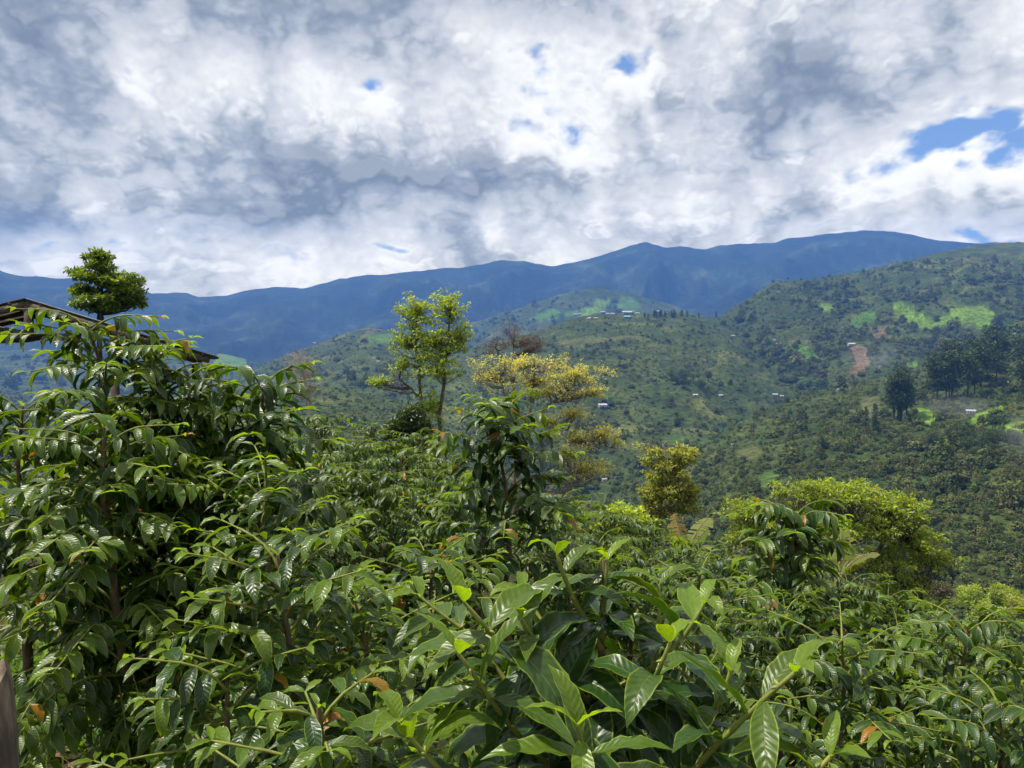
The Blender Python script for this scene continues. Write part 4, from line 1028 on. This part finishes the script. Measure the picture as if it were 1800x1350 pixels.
# ------------------------------------------------------------------ single trees on the opposite slopes
def far_tree_mesh(kind, seed):
    """unit-height tree: trunk mesh and crown mesh"""
    rs = np.random.RandomState(seed); tb = Tubes()
    tb.add(np.array([(0, 0, -0.06), (0.01, 0, 0.3), (-0.01, 0.01, 0.6), (0, 0, 0.93)]), [0.02, 0.016, 0.011, 0.003], 5)
    n = 420
    if kind == 'gum':
        cs = [(rs.normal(0, 0.07), rs.normal(0, 0.07), z) for z in np.linspace(0.35, 0.97, 15)]; rd = [0.11 * (1.15 - abs(c[2] - 0.65)) + 0.02 * rs.rand() for c in cs]
    elif kind == 'cypress':
        cs = [(0, 0, z) for z in np.linspace(0.08, 0.97, 16)]; rd = [0.13 * math.sin(math.pi * min(1, (1.03 - c[2]) * 0.9)) ** 0.6 + 0.01 for c in cs]
    elif kind == 'pine':
        cs = [(rs.normal(0, 0.03), rs.normal(0, 0.03), z) for z in np.linspace(0.2, 0.97, 14)]; rd = [0.20 * (1.02 - c[2]) + 0.03 for c in cs]
    else:
        cs = [tuple(np.array((0, 0, 0.62)) + rnd_dirs(rs, 1)[0] * (0.26, 0.26, 0.22)) for _ in range(16)]; rd = [0.14 + 0.06 * rs.rand() for _ in cs]
    for c in cs[::3]: tb.add(np.array([(0, 0, max(c[2] - 0.12, 0.05)), c]), [0.007, 0.002], 3)
    b, dv, nr, L, ti = clump_leaves(rs, np.array(cs), np.array(rd), n // len(cs) * 2, 0.06, 0.9)
    ti[:, 1] = 0
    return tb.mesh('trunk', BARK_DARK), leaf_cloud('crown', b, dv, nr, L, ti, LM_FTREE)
LM_FTREE = leaf_material('foliage_stand', (0.022, 0.040, 0.012), (0.070, 0.100, 0.025), rough=0.6, trans=0.12, spec=0.25)
FT = {k: [far_tree_mesh(k, 300 + 7 * i + j) for j in range(2)] for i, k in enumerate(('gum', 'cypress', 'pine', 'round'))}
def far_tree(name, label, group, kind, px, py, hpx, j, wid=1.0):
    p, r = hit(px, py); h = hpx / F * r
    root = thing(name, label, 'tree', tuple(p - np.array((0, 0, 0.2))), rz=j * 1.7, group=group)
    t, c = FT[kind][j % 2]
    for nm, me in (('trunk', t), ('crown', c)):
        o = obj(nm, me, root); o.scale = (h * wid, h * wid, h)
    return root
rs = np.random.RandomState(9)
for j in range(22):
    px = 1640 + 175 * rs.rand(); py = 715 - 55 * rs.rand() - (px - 1640) * 0.12
    far_tree('gum_tree', 'dark tall gum tree in the dense stand above the bright meadow', 'gum trees above the meadow', 'gum', px, py, 55 + 25 * rs.rand(), j, 1.15)
for j in range(9):
    far_tree('gum_tree', 'tall gum tree in the narrow clump beside the bright meadow', 'gum trees beside the meadow', 'gum', 1562 + 42 * rs.rand(), 735 + 10 * rs.rand(), 55 + 35 * rs.rand(), j)
for j in range(14):
    far_tree('dark_tree', 'dark round tree in the belt below the bright meadow', 'trees below the meadow', 'round', 1625 + 150 * rs.rand(), 775 + 22 * rs.rand(), 26 + 16 * rs.rand(), j, 1.1)
for j, (px, py, h) in enumerate([(1522, 762, 46), (1538, 764, 54)]):
    far_tree('cypress', ['shorter of two dark columnar cypresses by the terraced plot', 'taller of two dark columnar cypresses by the terraced plot'][j], None, 'cypress', px, py, h, j, 0.8)
for j, (px, py, h, lb) in enumerate([(1503, 682, 16, 'round tree alone on the crest near the small farmhouses'), (1526, 697, 12, 'little dark round tree beside the terraced plot'), (1700, 800, 36, 'dark tree in front of the meadow gap'), (1745, 752, 26, 'single tree standing on the strip of bright meadow')]):
    far_tree('crest_tree', lb, None, 'round', px, py, h, j)
for j in range(24):
    px = 1118 + 75 * rs.rand() if j < 19 else 1195 + 90 * rs.rand()
    far_tree('pine_tree', 'dark conifer in the row on the crest beside the hilltop village', 'conifers on the village crest', 'pine', px, 556 + 4 * rs.rand(), 8 + 5 * rs.rand(), j, 1.2)
for j in range(16):
    far_tree('valley_tree', 'dark tree in the shelter wood below the village slope', 'shelter wood below the village', 'round', 1180 + 70 * rs.rand(), 668 + 18 * rs.rand(), 16 + 10 * rs.rand(), j, 1.1)

# ------------------------------------------------------------------ houses
def flat_mat(name, col, rough=0.7, metal=0.0):
    m = bpy.data.materials.new(name); m.use_nodes = True; t = NT(m.node_tree); b = t.n['Principled BSDF']
    geo = t.new('ShaderNodeNewGeometry'); n = t.noise(geo.outputs['Position'], 1.2, 4, 0.6)
    cc = t.mix(t.mapr(n, 0.3, 0.7, 0.0, 1.0), tuple(q * 0.8 for q in col), tuple(min(q * 1.12, 0.9) for q in col))
    t.l.new(cc, b.inputs['Base Color']); b.inputs['Roughness'].default_value = rough; b.inputs['Metallic'].default_value = metal
    return m
WALLS = dict(white=flat_mat('wall_white', (0.62, 0.60, 0.56)), teal=flat_mat('wall_teal', (0.10, 0.42, 0.44)), brick=flat_mat('wall_brick', (0.36, 0.19, 0.11)), blue=flat_mat('wall_blue', (0.30, 0.38, 0.50)), cream=flat_mat('wall_cream', (0.55, 0.48, 0.34)))
ROOFS = dict(tin=flat_mat('roof_tin', (0.52, 0.53, 0.55), 0.35, 0.2), grey=flat_mat('roof_grey', (0.42, 0.44, 0.47), 0.45, 0.2), rust=flat_mat('roof_rust', (0.34, 0.19, 0.12), 0.7), tealr=flat_mat('roof_teal', (0.22, 0.52, 0.52), 0.5))
DOORM = flat_mat('door_dark', (0.03, 0.025, 0.022))
def box_v(x0, x1, y0, y1, z0, z1):
    v = [(x, y, z) for z in (z0, z1) for x, y in ((x0, y0), (x1, y0), (x1, y1), (x0, y1))]
    f = [(3, 2, 1, 0), (4, 5, 6, 7), (0, 1, 5, 4), (1, 2, 6, 5), (2, 3, 7, 6), (3, 0, 4, 7)]
    return v, f
def boxes(name, lst, mat):
    V, Fs = [], []
    for b in lst:
        v, f = box_v(*b); n = len(V); V += v; Fs += [tuple(i + n for i in q) for q in f]
    return mesh_np(name, V, np.array(Fs), mat)
def house(label, px, py, wpx, wall, roof, group=None, rz=0.0, asp=0.6, pitch=0.34):
    p, r = hit(px, py); w = wpx / F * r; dp = w * asp; h = max(w * 0.28, 2.3)
    root = thing('farm_house', label, 'house', tuple(p - np.array((0, 0, 0.4))), rz, group)
    x, y = w / 2, dp / 2; rh = y * pitch * 1.3
    V, Fc = box_v(-x, x, -y, y, 0, h)
    V += [(-x, 0, h + rh), (x, 0, h + rh)]; Fc = [tuple(q) for q in Fc if q != (4, 5, 6, 7)]
    me = bpy.data.meshes.new('wall'); me.from_pydata(V, [], Fc + [(4, 7, 8), (5, 9, 6)]); me.materials.append(WALLS[wall]); obj('wall', me, root)
    e = 0.09 * w; t_ = 0.12; V = []; Fs = []
    for sg in (-1, 1):
        n = len(V); yo = sg * (y + e); zo = h + rh + 0.10 - (rh / y) * (y + e)
        V += [(-x - e, 0, h + rh + 0.1), (x + e, 0, h + rh + 0.1), (x + e, yo, zo), (-x - e, yo, zo)]
        V += [(a, b_, c + t_) for a, b_, c in V[n:n + 4]]
        Fs += [tuple(n + q for q in f) for f in ((0, 1, 2, 3), (7, 6, 5, 4), (0, 4, 5, 1), (2, 6, 7, 3), (1, 5, 6, 2), (3, 7, 4, 0))]
    me = bpy.data.meshes.new('roof'); me.from_pydata(V, [], Fs); me.materials.append(ROOFS[roof]); obj('roof', me, root)
    obj('door', boxes('door', [(-0.06 * w, 0.06 * w, -y - 0.05, -y + 0.05, 0, h * 0.8)], DOORM), root)
    for s in (-1, 1): obj('window', boxes('window', [(s * 0.28 * w - 0.07 * w, s * 0.28 * w + 0.07 * w, -y - 0.05, -y + 0.05, h * 0.4, h * 0.75)], DOORM), root)
    return root
VIL = 'houses of the hilltop village'
for px, py, w in ((1012, 554, 6), (1020, 553, 6), (1060, 551, 7), (1068, 553, 6), (1076, 553, 7), (1036, 560, 5), (1120, 552, 7)):
    house('tiny white tin-roofed house in the hilltop village', px, py, w, 'white', 'tin', VIL, rz=0.3 * math.sin(px))
house('long grey-roofed house in the hilltop village', 1102, 553, 15, 'blue', 'grey')
house('teal-walled house in the hilltop village', 1102, 559, 10, 'teal', 'tealr')
house('small brick house below the hilltop village', 1047, 561, 6, 'brick', 'tin')
house('cream house with rusty roof below the hilltop village', 1034, 562, 7, 'cream', 'rust')
house('white house among trees behind the village conifers', 1158, 549, 6, 'white', 'tin')
MH = [('white-roofed farmhouse at the mouth of the side valley', 1222, 697, 8), ('thin white-roofed hut beside the shelter wood', 1266, 697, 8), ('bright white farmhouse in the valley bottom below the wood', 1363, 696, 8), ('small white annex next to the bright white farmhouse', 1374, 698, 6),
      ('lone white house on the right of the village conifers', 1288, 592, 7), ('white hut below the dry field on the right hillside', 1369, 606, 7), ('tiny white hut above the white hut by the dry field', 1361, 600, 4), ('low white-roofed shed seen past the yellow tree', 1058, 716, 15),
      ('white house above the ploughed slope', 1553, 568, 5), ('long white farm building at the head of the bare earth slope', 1496, 608, 11), ('small grey-roofed house on the crest near the round tree', 1486, 677, 7), ('white-roofed hut in front of the crest houses', 1476, 688, 8),
      ('pale hut half hidden beside the gum clump', 1560, 672, 7), ('white hut under the bare earth slope', 1548, 645, 5), ('grey-roofed house at the foot of the gum stand', 1706, 727, 13), ('white house high on the right hillside', 1787, 587, 6), ('white hut on the left hill slope', 664, 637, 5),
      ('white dot of a house on the left ridge', 553, 604, 5), ('small white hut in the lower valley scrub', 1287, 785, 4), ('white house by the pale track behind the yellow tree', 1062, 846, 9)]
for i, (lb, px, py, w) in enumerate(MH):
    house(lb, px, py, w, 'white' if i % 4 else 'cream', 'grey' if 'grey' in lb else 'tin', rz=0.5 * math.sin(i * 2.1))
house('white flat-roofed building in the hollow behind the coffee edge', 1685, 1108, 22, 'white', 'tin', pitch=0.2)
# ================================================================== SHED
WOOD = bark_material('weathered_wood', (0.05, 0.04, 0.03), (0.17, 0.135, 0.10), 9, 0.85, 0.006)
TIN = flat_mat('corrugated_tin', (0.16, 0.16, 0.165), 0.5, 0.3)
TARP = flat_mat('black_tarp', (0.016, 0.017, 0.02), 0.45)
TINU = bark_material('roof_underside', (0.055, 0.042, 0.03), (0.15, 0.11, 0.075), 5, 0.8, 0.004)
def beam(a, b, w, h):
    a = Vector(a); b = Vector(b); d = (b - a).normalized(); up = Vector((0, 0, 1))
    if abs(d.z) > 0.9: up = Vector((0, 1, 0))
    x = d.cross(up).normalized(); z = x.cross(d)
    v = [p + x * sx * w / 2 + z * sz * h / 2 for p in (a, b) for sx, sz in ((-1, -1), (1, -1), (1, 1), (-1, 1))]
    return [tuple(q) for q in v], [(0, 1, 2, 3), (7, 6, 5, 4), (0, 4, 5, 1), (1, 5, 6, 2), (2, 6, 7, 3), (3, 7, 4, 0)]
def beam_obj(name, parent, org, a, b, w, h, mat):
    v, f = beam(Vector(a) - org, Vector(b) - org, w, h)
    return obj(name, mesh_np(name, v, np.array(f), mat), parent)
def shed():
    d0, dep = 9.0, 2.0
    ridge = P(46, 531, d0); er = P(384, 634, d0); el = P(-300, 612, d0)
    org = Vector((er.x - 0.3, er.y, gz(er.x, er.y)))
    root = thing('shed', 'open wooden shed with low tin gable roof behind the tall coffee bush', 'shed', tuple(org))
    az = math.atan((230 - 900) / F); ax = Vector((math.sin(az), math.cos(az), 0)); back = ax * dep
    def sheet(a, b, name):
        # corrugated sheets running down the slope, each its own piece
        n = 3
        for i in range(n):
            y0 = dep * i / n - 0.06; y1 = dep * (i + 1) / n + 0.04
            m = 12; V = []; Fc = []
            for j in range(m + 1):
                yy = y0 + (y1 - y0) * j / m; dz = 0.012 * math.cos(j * math.pi) + 0.006 * i
                for t in (0.0, 0.5, 1.0):
                    p = a + (b - a) * t + ax * yy + Vector((0, 0, dz + 0.035)) - org; V.append(tuple(p))
            for j in range(m):
                for t in range(2):
                    k = j * 3 + t; Fc.append((k, k + 1, k + 4, k + 3))
            me = mesh_np('roof_sheet', V, np.array(Fc), TIN, True); o = obj('roof_sheet', me, root)
            so = o.modifiers.new('thick', 'SOLIDIFY'); so.thickness = 0.006
    sheet(ridge, er, 'r'); sheet(ridge, el, 'l')
    for yy in (0.0, dep / 2, dep):
        o_ = ax * yy + Vector((0, 0, -0.03))
        beam_obj('rafter', root, org, ridge + o_, er + (ridge - er) * 0.05 + o_, 0.05, 0.075, WOOD)
        beam_obj('rafter', root, org, ridge + o_, el + o_, 0.05, 0.075, WOOD)
    for t in (0.08, 0.36, 0.64, 0.92):
        for e in (er, el):
            p = ridge + (e - ridge) * t + Vector((0, 0, 0.018)); beam_obj('purlin', root, org, p - ax * 0.05, p + back, 0.04, 0.04, TINU)
    kb = P(52, 600, d0); beam_obj('king_post', root, org, Vector((ridge.x + 0.03, ridge.y, ridge.z - 0.06)), Vector((ridge.x + 0.03, ridge.y, kb.z)), 0.075, 0.075, WOOD)
    tl, tr_ = P(-300, 592, d0), P(340, 592, d0)
    # folded black tarpaulin slung under the tie beam
    V = []; Fc = []; m = 40
    for j in range(m + 1):
        t = j / m; x = P(-300 + 400 * t, 0, d0).x
        top = P(0, 580 + 7 * math.sin(t * 15), d0).z; bot = P(0, 600 + 4 * math.sin(t * 17 + 1), d0).z
        for q in range(4):
            V.append((x - org.x, d0 - 0.02 + 0.05 * math.sin(t * 31 + q * 1.7) - org.y, top + (bot - top) * q / 3 - org.z))
    for j in range(m):
        for q in range(3): k = j * 4 + q; Fc.append((k, k + 4, k + 5, k + 1))
    o = obj('tarpaulin', mesh_np('tarpaulin', V, np.array(Fc), TARP, True), root); so = o.modifiers.new('thick', 'SOLIDIFY'); so.thickness = 0.02
    beam_obj('tie_beam', root, org, tl + Vector((0, 0.1, 0)), P(120, 592, d0) + Vector((0, 0.1, 0)), 0.07, 0.09, WOOD)
    for (px, yy) in ((364, 0.0), (364, dep), (200, 0.0)):
        p = P(px, 640, d0); t = (p.x - ridge.x) / (er.x - ridge.x); zt = ridge.z + (er.z - ridge.z) * t - 0.08
        q = Vector((p.x, ridge.y, 0)) + ax * yy
        beam_obj('post', root, org, (q.x, q.y, gz(q.x, q.y) - 0.05), (q.x, q.y, zt), 0.075, 0.075, WOOD)
    b = P(366, 676, d0); a = b + back
    for k in range(3): beam_obj('side_board', root, org, a + Vector((0, 0, -0.16 * k)), b + Vector((0.0, 0, -0.16 * k)), 0.025, 0.15, WOOD)
shed()

# ================================================================== WEATHERED POST
def old_post():
    rs = np.random.RandomState(3)
    a = np.array(P(-30, 1205, 1.12)); b = np.array(P(-16, 1500, 1.10)); b[2] = gz(b[0], b[1]) - 0.05
    n, k = 34, 26; V = []; Fc = []
    for i in range(n + 1):
        t = i / n; c = b + (a - b) * t
        for j in range(k):
            an = j * 2 * math.pi / k
            r = 0.047 * (1 + 0.06 * math.sin(an * 3 + t * 2)) * (1.12 - 0.2 * t) * (1.0 - 0.25 * max(0, t - 0.93) / 0.07) + 0.0035 * math.sin(an * 13 + 3 * math.sin(t * 9)) + rs.normal(0, 0.0009) + (-0.006 if (j in (4, 5, 12, 19)) else 0)
            V.append((c[0] - b[0] + r * math.cos(an), c[1] - b[1] + r * math.sin(an), c[2] - b[2] + (0.03 * math.sin(an * 2 + 1) + 0.012 * math.sin(an * 7) if i >= n - 1 else 0)))
    for i in range(n):
        for j in range(k): Fc.append((i * k + j, i * k + (j + 1) % k, (i + 1) * k + (j + 1) % k, (i + 1) * k + j))
    root = thing('wooden_post', 'thick weathered grey wooden post at the edge of the coffee', 'post', tuple(b))
    obj('shaft', mesh_np('shaft', V, np.array(Fc), GREYWOOD, True), root)
    top = [V[n * k + j] for j in range(k)]; c = np.mean(top, axis=0) + (0, 0, 0.008)
    obj('cut_top', mesh_np('cut_top', top + [tuple(c)], np.array([(j, (j + 1) % k, k) for j in range(k)]), GREYWOOD), root)
def grey_wood():
    m = bpy.data.materials.new('old_post_wood'); m.use_nodes = True; t = NT(m.node_tree); b = t.n['Principled BSDF']
    geo = t.new('ShaderNodeNewGeometry')
    p = t.vmath('MULTIPLY', geo.outputs['Position'], (1, 1, 0.09))
    n = t.noise(p, 85, 5, 0.65); n2 = t.noise(geo.outputs['Position'], 9, 3, 0.6)
    c = t.ramp(n, [(0.30, (0.028, 0.020, 0.014)), (0.48, (0.12, 0.085, 0.058)), (0.72, (0.27, 0.205, 0.145))])
    c = t.mix(t.mapr(n2, 0.52, 0.68, 0, 0.75), c, (0.05, 0.04, 0.033))
    t.l.new(c, b.inputs['Base Color']); b.inputs['Roughness'].default_value = 0.9
    bp = t.new('ShaderNodeBump'); bp.inputs['Strength'].default_value = 0.8; bp.inputs['Distance'].default_value = 0.004
    t.l.new(n, bp.inputs['Height']); t.l.new(bp.outputs[0], b.inputs['Normal'])
    return m
GREYWOOD = grey_wood()
old_post()

# ================================================================== BANANA PLANTS
BAN_G = leaf_material('banana_leaf', (0.060, 0.11, 0.018), (0.13, 0.19, 0.035), yellow=(0.36, 0.24, 0.08), rough=0.4, trans=0.35, source='object')
BAN_S = bark_material('banana_stem', (0.10, 0.11, 0.03), (0.22, 0.19, 0.09), 6)
def banana_leaf(seed, ragged=0.0, L=1.0, W=0.16, bend=1.1):
    """paddle leaf with midrib; ragged = share of the blade split into hanging strips"""
    rs = np.random.RandomState(seed); n = 26; V = []; Fc = []
    th = 1.25 - bend * np.linspace(0, 1, n + 1) ** 1.3
    y = np.concatenate([[0], np.cumsum(np.cos(th[1:]) / n)]) * L; z = np.concatenate([[0], np.cumsum(np.sin(th[1:]) / n)]) * L
    for i in range(n):
        t0, t1 = i / n, (i + 1) / n
        if t0 < 0.14: continue
        w = W * math.sin(math.pi * ((t0 - 0.12) / 0.9)) ** 0.6
        for sg in (-1, 1):
            cut = rs.rand() < ragged; sh = 0.55 if cut else 1.0; dz = -0.5 * w * rs.rand() if cut else -0.12 * w
            k = len(V); ww = w * (0.55 + 0.5 * rs.rand() if cut else 1.0)
            V += [(0, y[i], z[i]), (0, y[i + 1], z[i + 1]), (sg * ww, y[i] + (y[i + 1] - y[i]) * sh + 0.25 * w, z[i + 1] + dz), (sg * ww, y[i] + 0.25 * w, z[i] + dz)]
            Fc.append((k, k + 1, k + 2, k + 3) if sg > 0 else (k + 3, k + 2, k + 1, k))
    return V, Fc, np.stack([np.zeros(n + 1), y, z], 1)
def banana(label, px, py, d, H, seed, leaves):
    rs = np.random.RandomState(seed); top = P(px, py, d); g = gz(top.x, top.y)
    root = thing('banana_plant', label, 'banana plant', (top.x, top.y, g))
    hs = top.z - g
    tb = Tubes(); tb.add(np.array([(0, 0, -0.05), (0.02, 0, hs * 0.5), (0, 0, hs)]), [0.10, 0.08, 0.05], 10); obj('stem', tb.mesh('stem', BAN_S), root)
    for i, (az, L, bend, rag, yel, yg) in enumerate(leaves):
        V, Fc, rib = banana_leaf(seed * 10 + i, rag, L, 0.15 * L + 0.05, bend)
        o = obj('leaf', mesh_np('leaf', V, np.array(Fc), BAN_G), root); o.location = (0, 0, hs - 0.05); o.rotation_euler = (0, 0, az); o.color = (yg, yel, rs.rand(), 1)
        t2 = Tubes(); t2.add(rib, np.linspace(0.016, 0.004, len(rib)), 5); obj('midrib', t2.mesh('midrib', BAN_S), o)
banana('banana plant with one dry golden frond standing above the coffee slope', 1205, 985, 8.5, 2.0, 31, [(0.3, 0.62, 0.25, 0.95, 0.8, 0.2), (-0.9, 0.7, 0.9, 0.5, 0.25, 0.9), (1.6, 0.6, 1.0, 0.1, 0.0, 0.8), (2.6, 0.55, 0.8, 0.0, 0.0, 0.6), (-2.3, 0.5, 1.3, 0.6, 0.2, 0.6), (-1.6, 0.5, 0.5, 0.1, 0.0, 0.9)])
banana('banana plant with torn pale leaves half hidden by the drooping coffee bush', 1475, 1015, 7.0, 2.0, 32, [(-0.5, 0.55, 0.5, 0.4, 0.15, 1.0), (-1.7, 0.5, 1.2, 0.4, 0.3, 0.7), (-2.4, 0.5, 1.0, 0.2, 0.1, 0.9), (0.8, 0.55, 0.7, 0.3, 0.0, 0.9), (-1.1, 0.5, 1.6, 0.8, 0.9, 0.4)])

# ================================================================== WEEDS AND GRASS UNDER THE COFFEE
def weeds():
    rs = np.random.RandomState(55)
    n = 6500
    x = rs.uniform(-3.6, 2.6, n); y = 0.55 + 5.2 * rs.rand(n) ** 1.3
    keep = (fbm(x * 1.1, y * 1.1, 2) > -0.25); x, y = x[keep], y[keep]; n = len(x)
    z = terrain(x, y)
    lv = []
    for i in range(n):
        k = rs.randint(3, 6); h = 0.03 + 0.16 * rs.rand() ** 2
        for j in range(k):
            a = rs.rand() * 6.28; el = 0.1 + 0.9 * rs.rand()
            dv = np.array((math.cos(a) * math.cos(el), math.sin(a) * math.cos(el), math.sin(el)))
            lv.append((np.array((x[i], y[i], z[i] + h * j / k)), dv, np.array((rs.normal(0, .2), rs.normal(0, .2), 1.0)), 0.035 + 0.065 * rs.rand(), (0.3 + 0.7 * rs.rand(), float(rs.rand() < 0.03), rs.rand())))
    o = obj('weeds', leaves_mesh(lv, [WEED], rs, np.zeros(3), 'weeds')); o.data.materials[0] = WEEDM
    tag(o, 'bright green weeds covering the soil between the coffee stems', kind='stuff')
    # grass blades
    m = 4200; x = rs.uniform(-3.4, 2.4, m); y = 0.6 + 4.6 * rs.rand(m) ** 1.3; z = terrain(x, y); lv = []
    for i in range(m):
        a = rs.rand() * 6.28; el = 0.7 + 0.7 * rs.rand()
        lv.append((np.array((x[i], y[i], z[i])), np.array((math.cos(a) * math.cos(el), math.sin(a) * math.cos(el), math.sin(el))), np.array((-math.cos(a), -math.sin(a), 0.6)), 0.10 + 0.2 * rs.rand(), (0.4 + 0.6 * rs.rand(), float(rs.rand() < 0.12) * 0.7, rs.rand())))
    o = obj('grass', leaves_mesh(lv, [BLADE], rs, np.zeros(3), 'grass')); o.data.materials[0] = WEEDM
    tag(o, 'thin grass blades growing among the weeds', kind='stuff')
    # fallen leaves
    m = 2600; x = rs.uniform(-3.6, 3.0, m); y = 0.5 + 5.5 * rs.rand(m); z = terrain(x, y); lv = []
    for i in range(m):
        a = rs.rand() * 6.28
        lv.append((np.array((x[i], y[i], z[i] + 0.012)), np.array((math.cos(a), math.sin(a), rs.normal(0, .12))), np.array((rs.normal(0, .25), rs.normal(0, .25), 1)), 0.07 + 0.07 * rs.rand(), (0, 1.0, rs.rand())))
    o = obj('leaf_litter', leaves_mesh(lv, LOW, rs, np.zeros(3), 'leaf_litter')); o.data.materials[0] = LITTER
    tag(o, 'brown fallen coffee leaves lying on the soil', kind='stuff')
WEED = leaf_shape(2, 2, 0.6, 0.3, 0.0, 91, wid=0.30)
BLADE = leaf_shape(4, 2, 0.9, 0.5, 0.0, 92, wid=0.028)
WEEDM = leaf_material('weed_leaf', (0.045, 0.095, 0.014), (0.13, 0.22, 0.025), yellow=(0.30, 0.24, 0.08), rough=0.5, trans=0.35)
LITTER = leaf_material('leaf_litter', (0.05, 0.04, 0.02), (0.1, 0.07, 0.03), yellow=(0.15, 0.085, 0.045), rough=0.8, trans=0.05)
weeds()
# ================================================================== SMOKE FROM THE FIELD FIRES
def smoke(label, px, py, wpx, hpx, dens, seed):
    p, r = hit(px, py); w = wpx / F * r / 2; h = hpx / F * r / 2
    rs = np.random.RandomState(seed); V = []; Fc = []; n, k = 14, 18
    for i in range(n + 1):
        a = math.pi * i / n
        for j in range(k):
            b = 2 * math.pi * j / k
            V.append((w * math.sin(a) * math.cos(b), w * math.sin(a) * math.sin(b), h + h * -math.cos(a)))
    for i in range(n):
        for j in range(k): Fc.append((i * k + j, i * k + (j + 1) % k, (i + 1) * k + (j + 1) % k, (i + 1) * k + j))
    m = bpy.data.materials.new('smoke'); m.use_nodes = True; t = NT(m.node_tree)
    for q in list(t.n): t.n.remove(q)
    tc_ = t.new('ShaderNodeTexCoord'); g = t.vmath('MULTIPLY_ADD' if False else 'SUBTRACT', tc_.outputs['Generated'], (0.5, 0.5, 0.5))
    ln = t.math('MULTIPLY', t.vmath('LENGTH', g), 2.0)
    fall = t.mapr(ln, 0.15, 1.0, 1.0, 0.0, smooth=True)
    nz = t.noise(t.vmath('ADD', tc_.outputs['Object'], (seed * 9.0, 0, 0)), 2.4 / w, 3, 0.6)
    den = t.math('MULTIPLY', t.math('MULTIPLY', fall, t.mapr(nz, 0.42, 0.72, 0.0, 1.0)), dens)
    pv = t.new('ShaderNodeVolumePrincipled'); pv.inputs['Color'].default_value = (0.82, 0.88, 0.98, 1); t.l.new(den, pv.inputs['Density'])
    out = t.new('ShaderNodeOutputMaterial'); t.l.new(pv.outputs[0], out.inputs['Volume'])
    o = obj('smoke', mesh_np('smoke', V, np.array(Fc), m), loc=tuple(p)); tag(o, label, kind='stuff')
smoke('thin blue smoke drifting over the bright meadow', 1680, 742, 150, 60, 0.016, 1)
smoke('pale smoke rising from the dark scrub below the meadow', 1795, 830, 90, 120, 0.028, 2)
smoke('faint smoke above the bare earth slope', 1530, 655, 120, 60, 0.010, 3)
scene.cycles.volume_step_rate = 2.0
scene.cycles.volume_max_steps = 64
